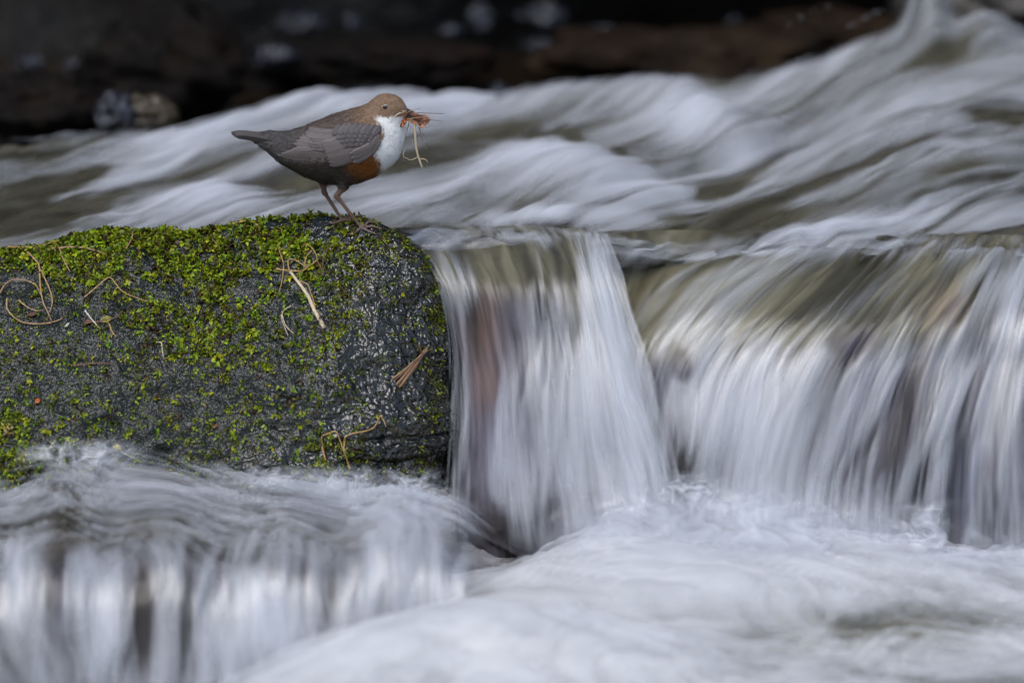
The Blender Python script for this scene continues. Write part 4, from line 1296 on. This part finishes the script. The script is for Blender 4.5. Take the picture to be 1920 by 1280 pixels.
# tail
tail_me = feather_mesh([(536, 270), (500, 264), (462, 257), (436, 252.5)], 6.5, -1, 0, WD, WD, flat_y=0.0, n=10)
tail_me.name = 'tail'
tail = obj('tail', tail_me, parent=bird)
for k in range(7):
    for sd in (-1, 1):
        yy = sd * (.0008 + k * .0014)
        obj('feather', feather_mesh([(540, 262 + k * .8), (505, 257 + k * 1.1), (468, 252 + k * .9), (435 + k * 1.2, 249.5 + k * .9)], 5.0, sd, 0, WD * random.uniform(.9, 1.15), WG * .8, flat_y=yy, n=9), parent=tail)

# small contour feathers all over head, breast, back and belly
def contour():
    V, F, C = [], [], []
    sel = RNG.integers(0, len(BV), 20000)
    me_n = np.zeros((len(BV), 3), np.float32); bm_.vertices.foreach_get('normal', np.zeros(len(BV) * 3, np.float32))
    arr = np.zeros(len(BV) * 3, np.float32); bm_.vertices.foreach_get('normal', arr); me_n = arr.reshape(-1, 3)
    PC = plumage(vpx[sel], vpy[sel], RNG.normal(0, .5, len(sel)))
    for si, i in enumerate(sel):
        p, n = BV[i], me_n[i]
        x, y = vpx[i], vpy[i]
        if y > 348 or x > 755 or x < 470:
            continue
        fl = np.array([-.85, 0, -.25])
        if x > 700:
            fl = np.array([-.6, 0, -.6]) if y < 215 else np.array([-.35, 0, -.95])
        if y > 290:
            fl = np.array([-.9, 0, .05 - .3 * (x > 660)])
        d = fl - n * (fl @ n); ln_ = np.linalg.norm(d)
        if ln_ < .15:
            continue
        d = d / ln_ + RNG.normal(0, .16, 3); d /= np.linalg.norm(d)
        s_ = np.cross(n, d)
        big = .0019 if x > 690 and y < 225 else .0034
        L = big * RNG.uniform(.7, 1.3); w = L * .22
        wh = PC[si][2] > .4
        up_ = .03 if wh else .09
        if wh:
            L *= .8; w *= .7
        o = p + n * .0001
        k = len(V)
        V += [o - s_ * w * .5, o + s_ * w * .5, o + d * L * .6 + s_ * w + n * L * up_, o + d * L * .6 - s_ * w + n * L * up_, o + d * L + n * L * up_ * 1.2]
        F += [(k, k + 1, k + 2), (k, k + 2, k + 3), (k + 3, k + 2, k + 4)]
        c = PC[si] * (RNG.uniform(.93, 1.05) if wh else RNG.uniform(.66, 1.34))
        C += [c * .9, c * .9, c, c, c * 1.12]
    me = make_mesh('contour_feathers', np.array(V), np.array(F), colour_attr_material('contour_feather', rough=.75, spec=.15, trans=.12, var=.1))
    set_col(me, 'col', np.clip(np.array(C), 0, .9))
    return me


obj('contour_feathers', contour(), parent=bird, kind='stuff')
# eye, lids and bill
def ball(c, r, sq=(1, 1, 1), n=14):
    th, ph = np.meshgrid(np.linspace(0, math.pi, n), np.linspace(0, 2 * math.pi, 2 * n), indexing='ij')
    v = np.stack([np.sin(th) * np.cos(ph) * sq[0], np.sin(th) * np.sin(ph) * sq[1], np.cos(th) * sq[2]], -1) * r + c
    return v.reshape(-1, 3), grid_faces(n, 2 * n)


M_EYE = plain_material('eye_dark', (.012, .008, .006), .06, .2, spec=.8)
M_LID = plain_material('eyelid', (.55, .52, .5), .5, .1)
M_BILL = plain_material('bill_horn', (.03, .026, .024), .35, .3)
for side in (-1, 1):
    ep = skin(724, 199.5, side, -.0012)
    v, f = ball(ep, .0026)
    eye = obj('eye', make_mesh('eye', v, f, M_EYE), parent=bird)
    arc = [ep + np.array([math.cos(a) * .0027, side * .0016, math.sin(a) * .0024]) for a in np.linspace(R(10), R(170), 10)]
    v, q, t = tube(arc, .00028, 5)
    obj('eyelid', make_mesh('eyelid', v, [q, t], M_LID), parent=eye)
up = [bl(754, 206, HEADY), bl(764, 209, HEADY - .0006), bl(776, 213, HEADY - .0014), bl(787, 218.5, HEADY - .002)]
v, q, t = tube(spline(up, 14), np.linspace(.0036, .0007, 14), 8, .8)
obj('upper_bill', make_mesh('upper_bill', v, [q, t], M_BILL), parent=bird)
dn = [bl(752, 212, HEADY), bl(762, 216, HEADY - .0006), bl(773, 221, HEADY - .0014), bl(783, 226, HEADY - .002)]
v, q, t = tube(spline(dn, 14), np.linspace(.0030, .0006, 14), 8, .8)
obj('lower_bill', make_mesh('lower_bill', v, [q, t], M_BILL), parent=bird)
M_CLAW = plain_material('claw', (.04, .03, .025), .35, .2)
for a, b in LEGSRF:
    d = (b - a) / (np.linalg.norm(b - a) + 1e-9)
    v, q, t = tube(spline([b - d * .0006, b + d * .0018 + np.array([0, 0, .0004]), b + d * .0036 - np.array([0, 0, .0008])], 7), np.linspace(.0009, .0002, 7), 5)
    obj('claw', make_mesh('claw', v, [q, t], M_CLAW), parent=bird)

# ------------------------------------------------------------------ what it carries
M_DEADLEAF = plain_material('dead_leaf', (.50, .27, .18), .55, .4, 350, .3)


def crumple(name, outline_c, lx, ly, rot, yoff, label, seed, mat):
    nu, nv = 20, 14
    a, b = np.meshgrid(np.linspace(-1, 1, nu), np.linspace(-1, 1, nv), indexing='ij')
    half = np.sqrt(np.clip(1 - (np.abs(a) ** 3), 0.02, 1)) * (1 + .22 * vnoise(a * 3, b * .5, 0, seed))
    X_ = a * lx; Z_ = b * ly * half
    D = .0030 * vnoise(a * 1.6, b * 2.0, 1, seed + 1) + .0016 * vnoise(a * 4, b * 4, 2, seed + 2) + .003 * np.abs(b) - .002
    c, s_ = math.cos(R(rot)), math.sin(R(rot))
    o = bl(*outline_c) + np.array([0, yoff, 0]) + ORG
    p = np.stack([o[0] + X_ * c - Z_ * s_, o[1] - D * 1.3, o[2] + X_ * s_ + Z_ * c], -1)
    f = grid_faces(nu, nv); k = nu * nv
    top = p.reshape(-1, 3); bot = top + np.array([0, .0004, 0])
    ring = list(range(nv)) + [nv * i + nv - 1 for i in range(1, nu)] + [nv * (nu - 1) + i for i in range(nv - 2, -1, -1)] + [nv * i for i in range(nu - 2, 0, -1)]
    rim = np.array([(b_, a_, a_ + k, b_ + k) for a_, b_ in zip(ring, ring[1:] + ring[:1])])
    return obj(name, make_mesh(name, np.concatenate([top, bot]), np.concatenate([f, (f + k)[:, ::-1], rim]), mat), label=label, cat='leaf')


crumple('dead_leaf', (784, 223), .0125, .0056, -8, -.008, 'crumpled pale pinkish brown leaf held in the bird\'s bill', 201, M_DEADLEAF)
crumple('dead_leaf', (754, 225), .0052, .0058, 12, -.011, 'small rust orange leaf scrap at the base of the bird\'s bill', 211, plain_material('rust_leaf', (.5, .18, .07), .5, .45, 350, .3))
crumple('dead_leaf', (793, 229), .0052, .0048, 15, -.011, 'curled leaf tip at the outer end of the held leaf', 221, M_DEADLEAF)


def held(name, pts, r, mat, label, y=-.008, cat='straw', flat=.7, taper=.6, dy=0.0):
    w = spline(np.array([bl(a, b, y + dy * i) for i, (a, b) in enumerate(pts)]), max(12, 5 * len(pts))) + ORG
    V, q, t = tube(w, r * np.linspace(1, taper, len(w)), 6, flat, 1.0)
    return obj(name, make_mesh(name, V, [q, t], STRAW[mat]), label=label, cat=cat, group='nest material in the bill')


held('hanging_stem', [(779, 231), (779, 245), (780, 266), (782, 281), (786, 296), (792, 313)], .0012, 'pale', 'pale stem hanging straight down from the bird\'s bill', taper=.8, cat='stem')
held('rootlet', [(783, 294), (777, 297), (770, 299), (764, 296), (758, 293), (757, 287), (760, 281)], .0004, 'pale', 'fine curly rootlet looping left from the hanging stem', cat='rootlet')
held('rootlet', [(789, 297), (795, 297), (800, 299), (803, 304)], .0005, 'pale', 'short rootlet hooking right from the hanging stem', cat='rootlet')
held('rootlet', [(786, 235), (791, 255), (794, 268), (801, 280)], .0004, 'brown', 'thin drooping fibre beside the hanging stem', cat='rootlet')
held('dry_twig', [(770, 214), (785, 212), (810, 212.5), (834, 213.5)], .0005, 'brown', 'upper thin dark twig sticking out of the bird\'s bill', cat='twig')
held('dry_twig', [(797, 223), (812, 225), (828, 227)], .0005, 'brown', 'lower thin dark twig poking out beyond the held leaf', cat='twig')
held('dry_twig', [(754, 231), (751, 238), (750, 244), (746, 248)], .0007, 'brown', 'short dark twig dangling in front of the white throat', cat='twig', y=-.012)
held('face_straw', [(718, 199), (730, 203), (742, 208), (752, 211), (760, 208)], .0005, 'pale', 'pale straw lying across the bird\'s face past its eye', y=-.0155, dy=.0005)
held('face_straw', [(752, 209), (744, 214), (736, 222), (731, 232), (727, 244)], .0005, 'white', 'pale straw hanging from the bill corner over the throat', y=-.0185)
held('face_straw', [(742, 207.5), (752, 207), (764, 208)], .0005, 'pale', 'short level straw on top of the bird\'s bill', y=-.012)
held('nest_fibre', [(760, 214), (775, 206), (790, 203)], .0004, 'tan', 'fine tan fibre rising from the top of the bill', cat='fibre', y=-.010)
held('nest_fibre', [(765, 222), (790, 219), (818, 219)], .0004, 'tan', 'fine tan fibre between the two dark twigs', cat='fibre', y=-.012)
held('nest_fibre', [(768, 228), (766, 238), (763, 246)], .0005, 'brown', 'short brown fibre hanging under the held leaf', cat='fibre', y=-.010)

# ------------------------------------------------------------------ what the setting is called
for n_, l_, c_ in (('river_water', 'foam-streaked rapids sweeping down behind the bird', 'river'), ('central_waterfall', 'white sheet of water falling beside the mossy boulder', 'waterfall'),
                   ('broad_waterfall', 'broad fall fanning over a rounded olive lip beyond the central fall', 'waterfall'), ('lower_cascade', 'low foaming cascade spilling in front of the mossy boulder', 'waterfall'),
                   ('churned_foam', 'churned white foam where the falls strike the pool', 'foam'), ('plunge_pool', 'pale foaming pool below the falls', 'pool'), ('still_water', 'dark still water before the far bank', 'water'),
                   ('far_bank', 'black shaded rock bank across the stream', 'bank'), ('stream_bed', 'dark stony bed under the stream', 'stream bed')):
    o_ = bpy.data.objects[n_]; o_['label'] = l_; o_['category'] = c_
for k_, l_ in enumerate(('spray at the foot of the broad fall near its far end', 'small spray left of the broad fall\'s far spray', 'spray in the foam below the central fall', 'spray lapping the foot of the boulder under the zigzag straw',
                         'spray at the boulder\'s wet lower corner', 'spray at the middle of the boulder\'s foot', 'wide spray against the boulder near the yellow blossom', 'spray between the central and the broad fall')):
    o_ = bpy.data.objects['foam_splash' + ('.%03d' % k_ if k_ else '')]; o_['label'] = l_; o_['category'] = 'spray'
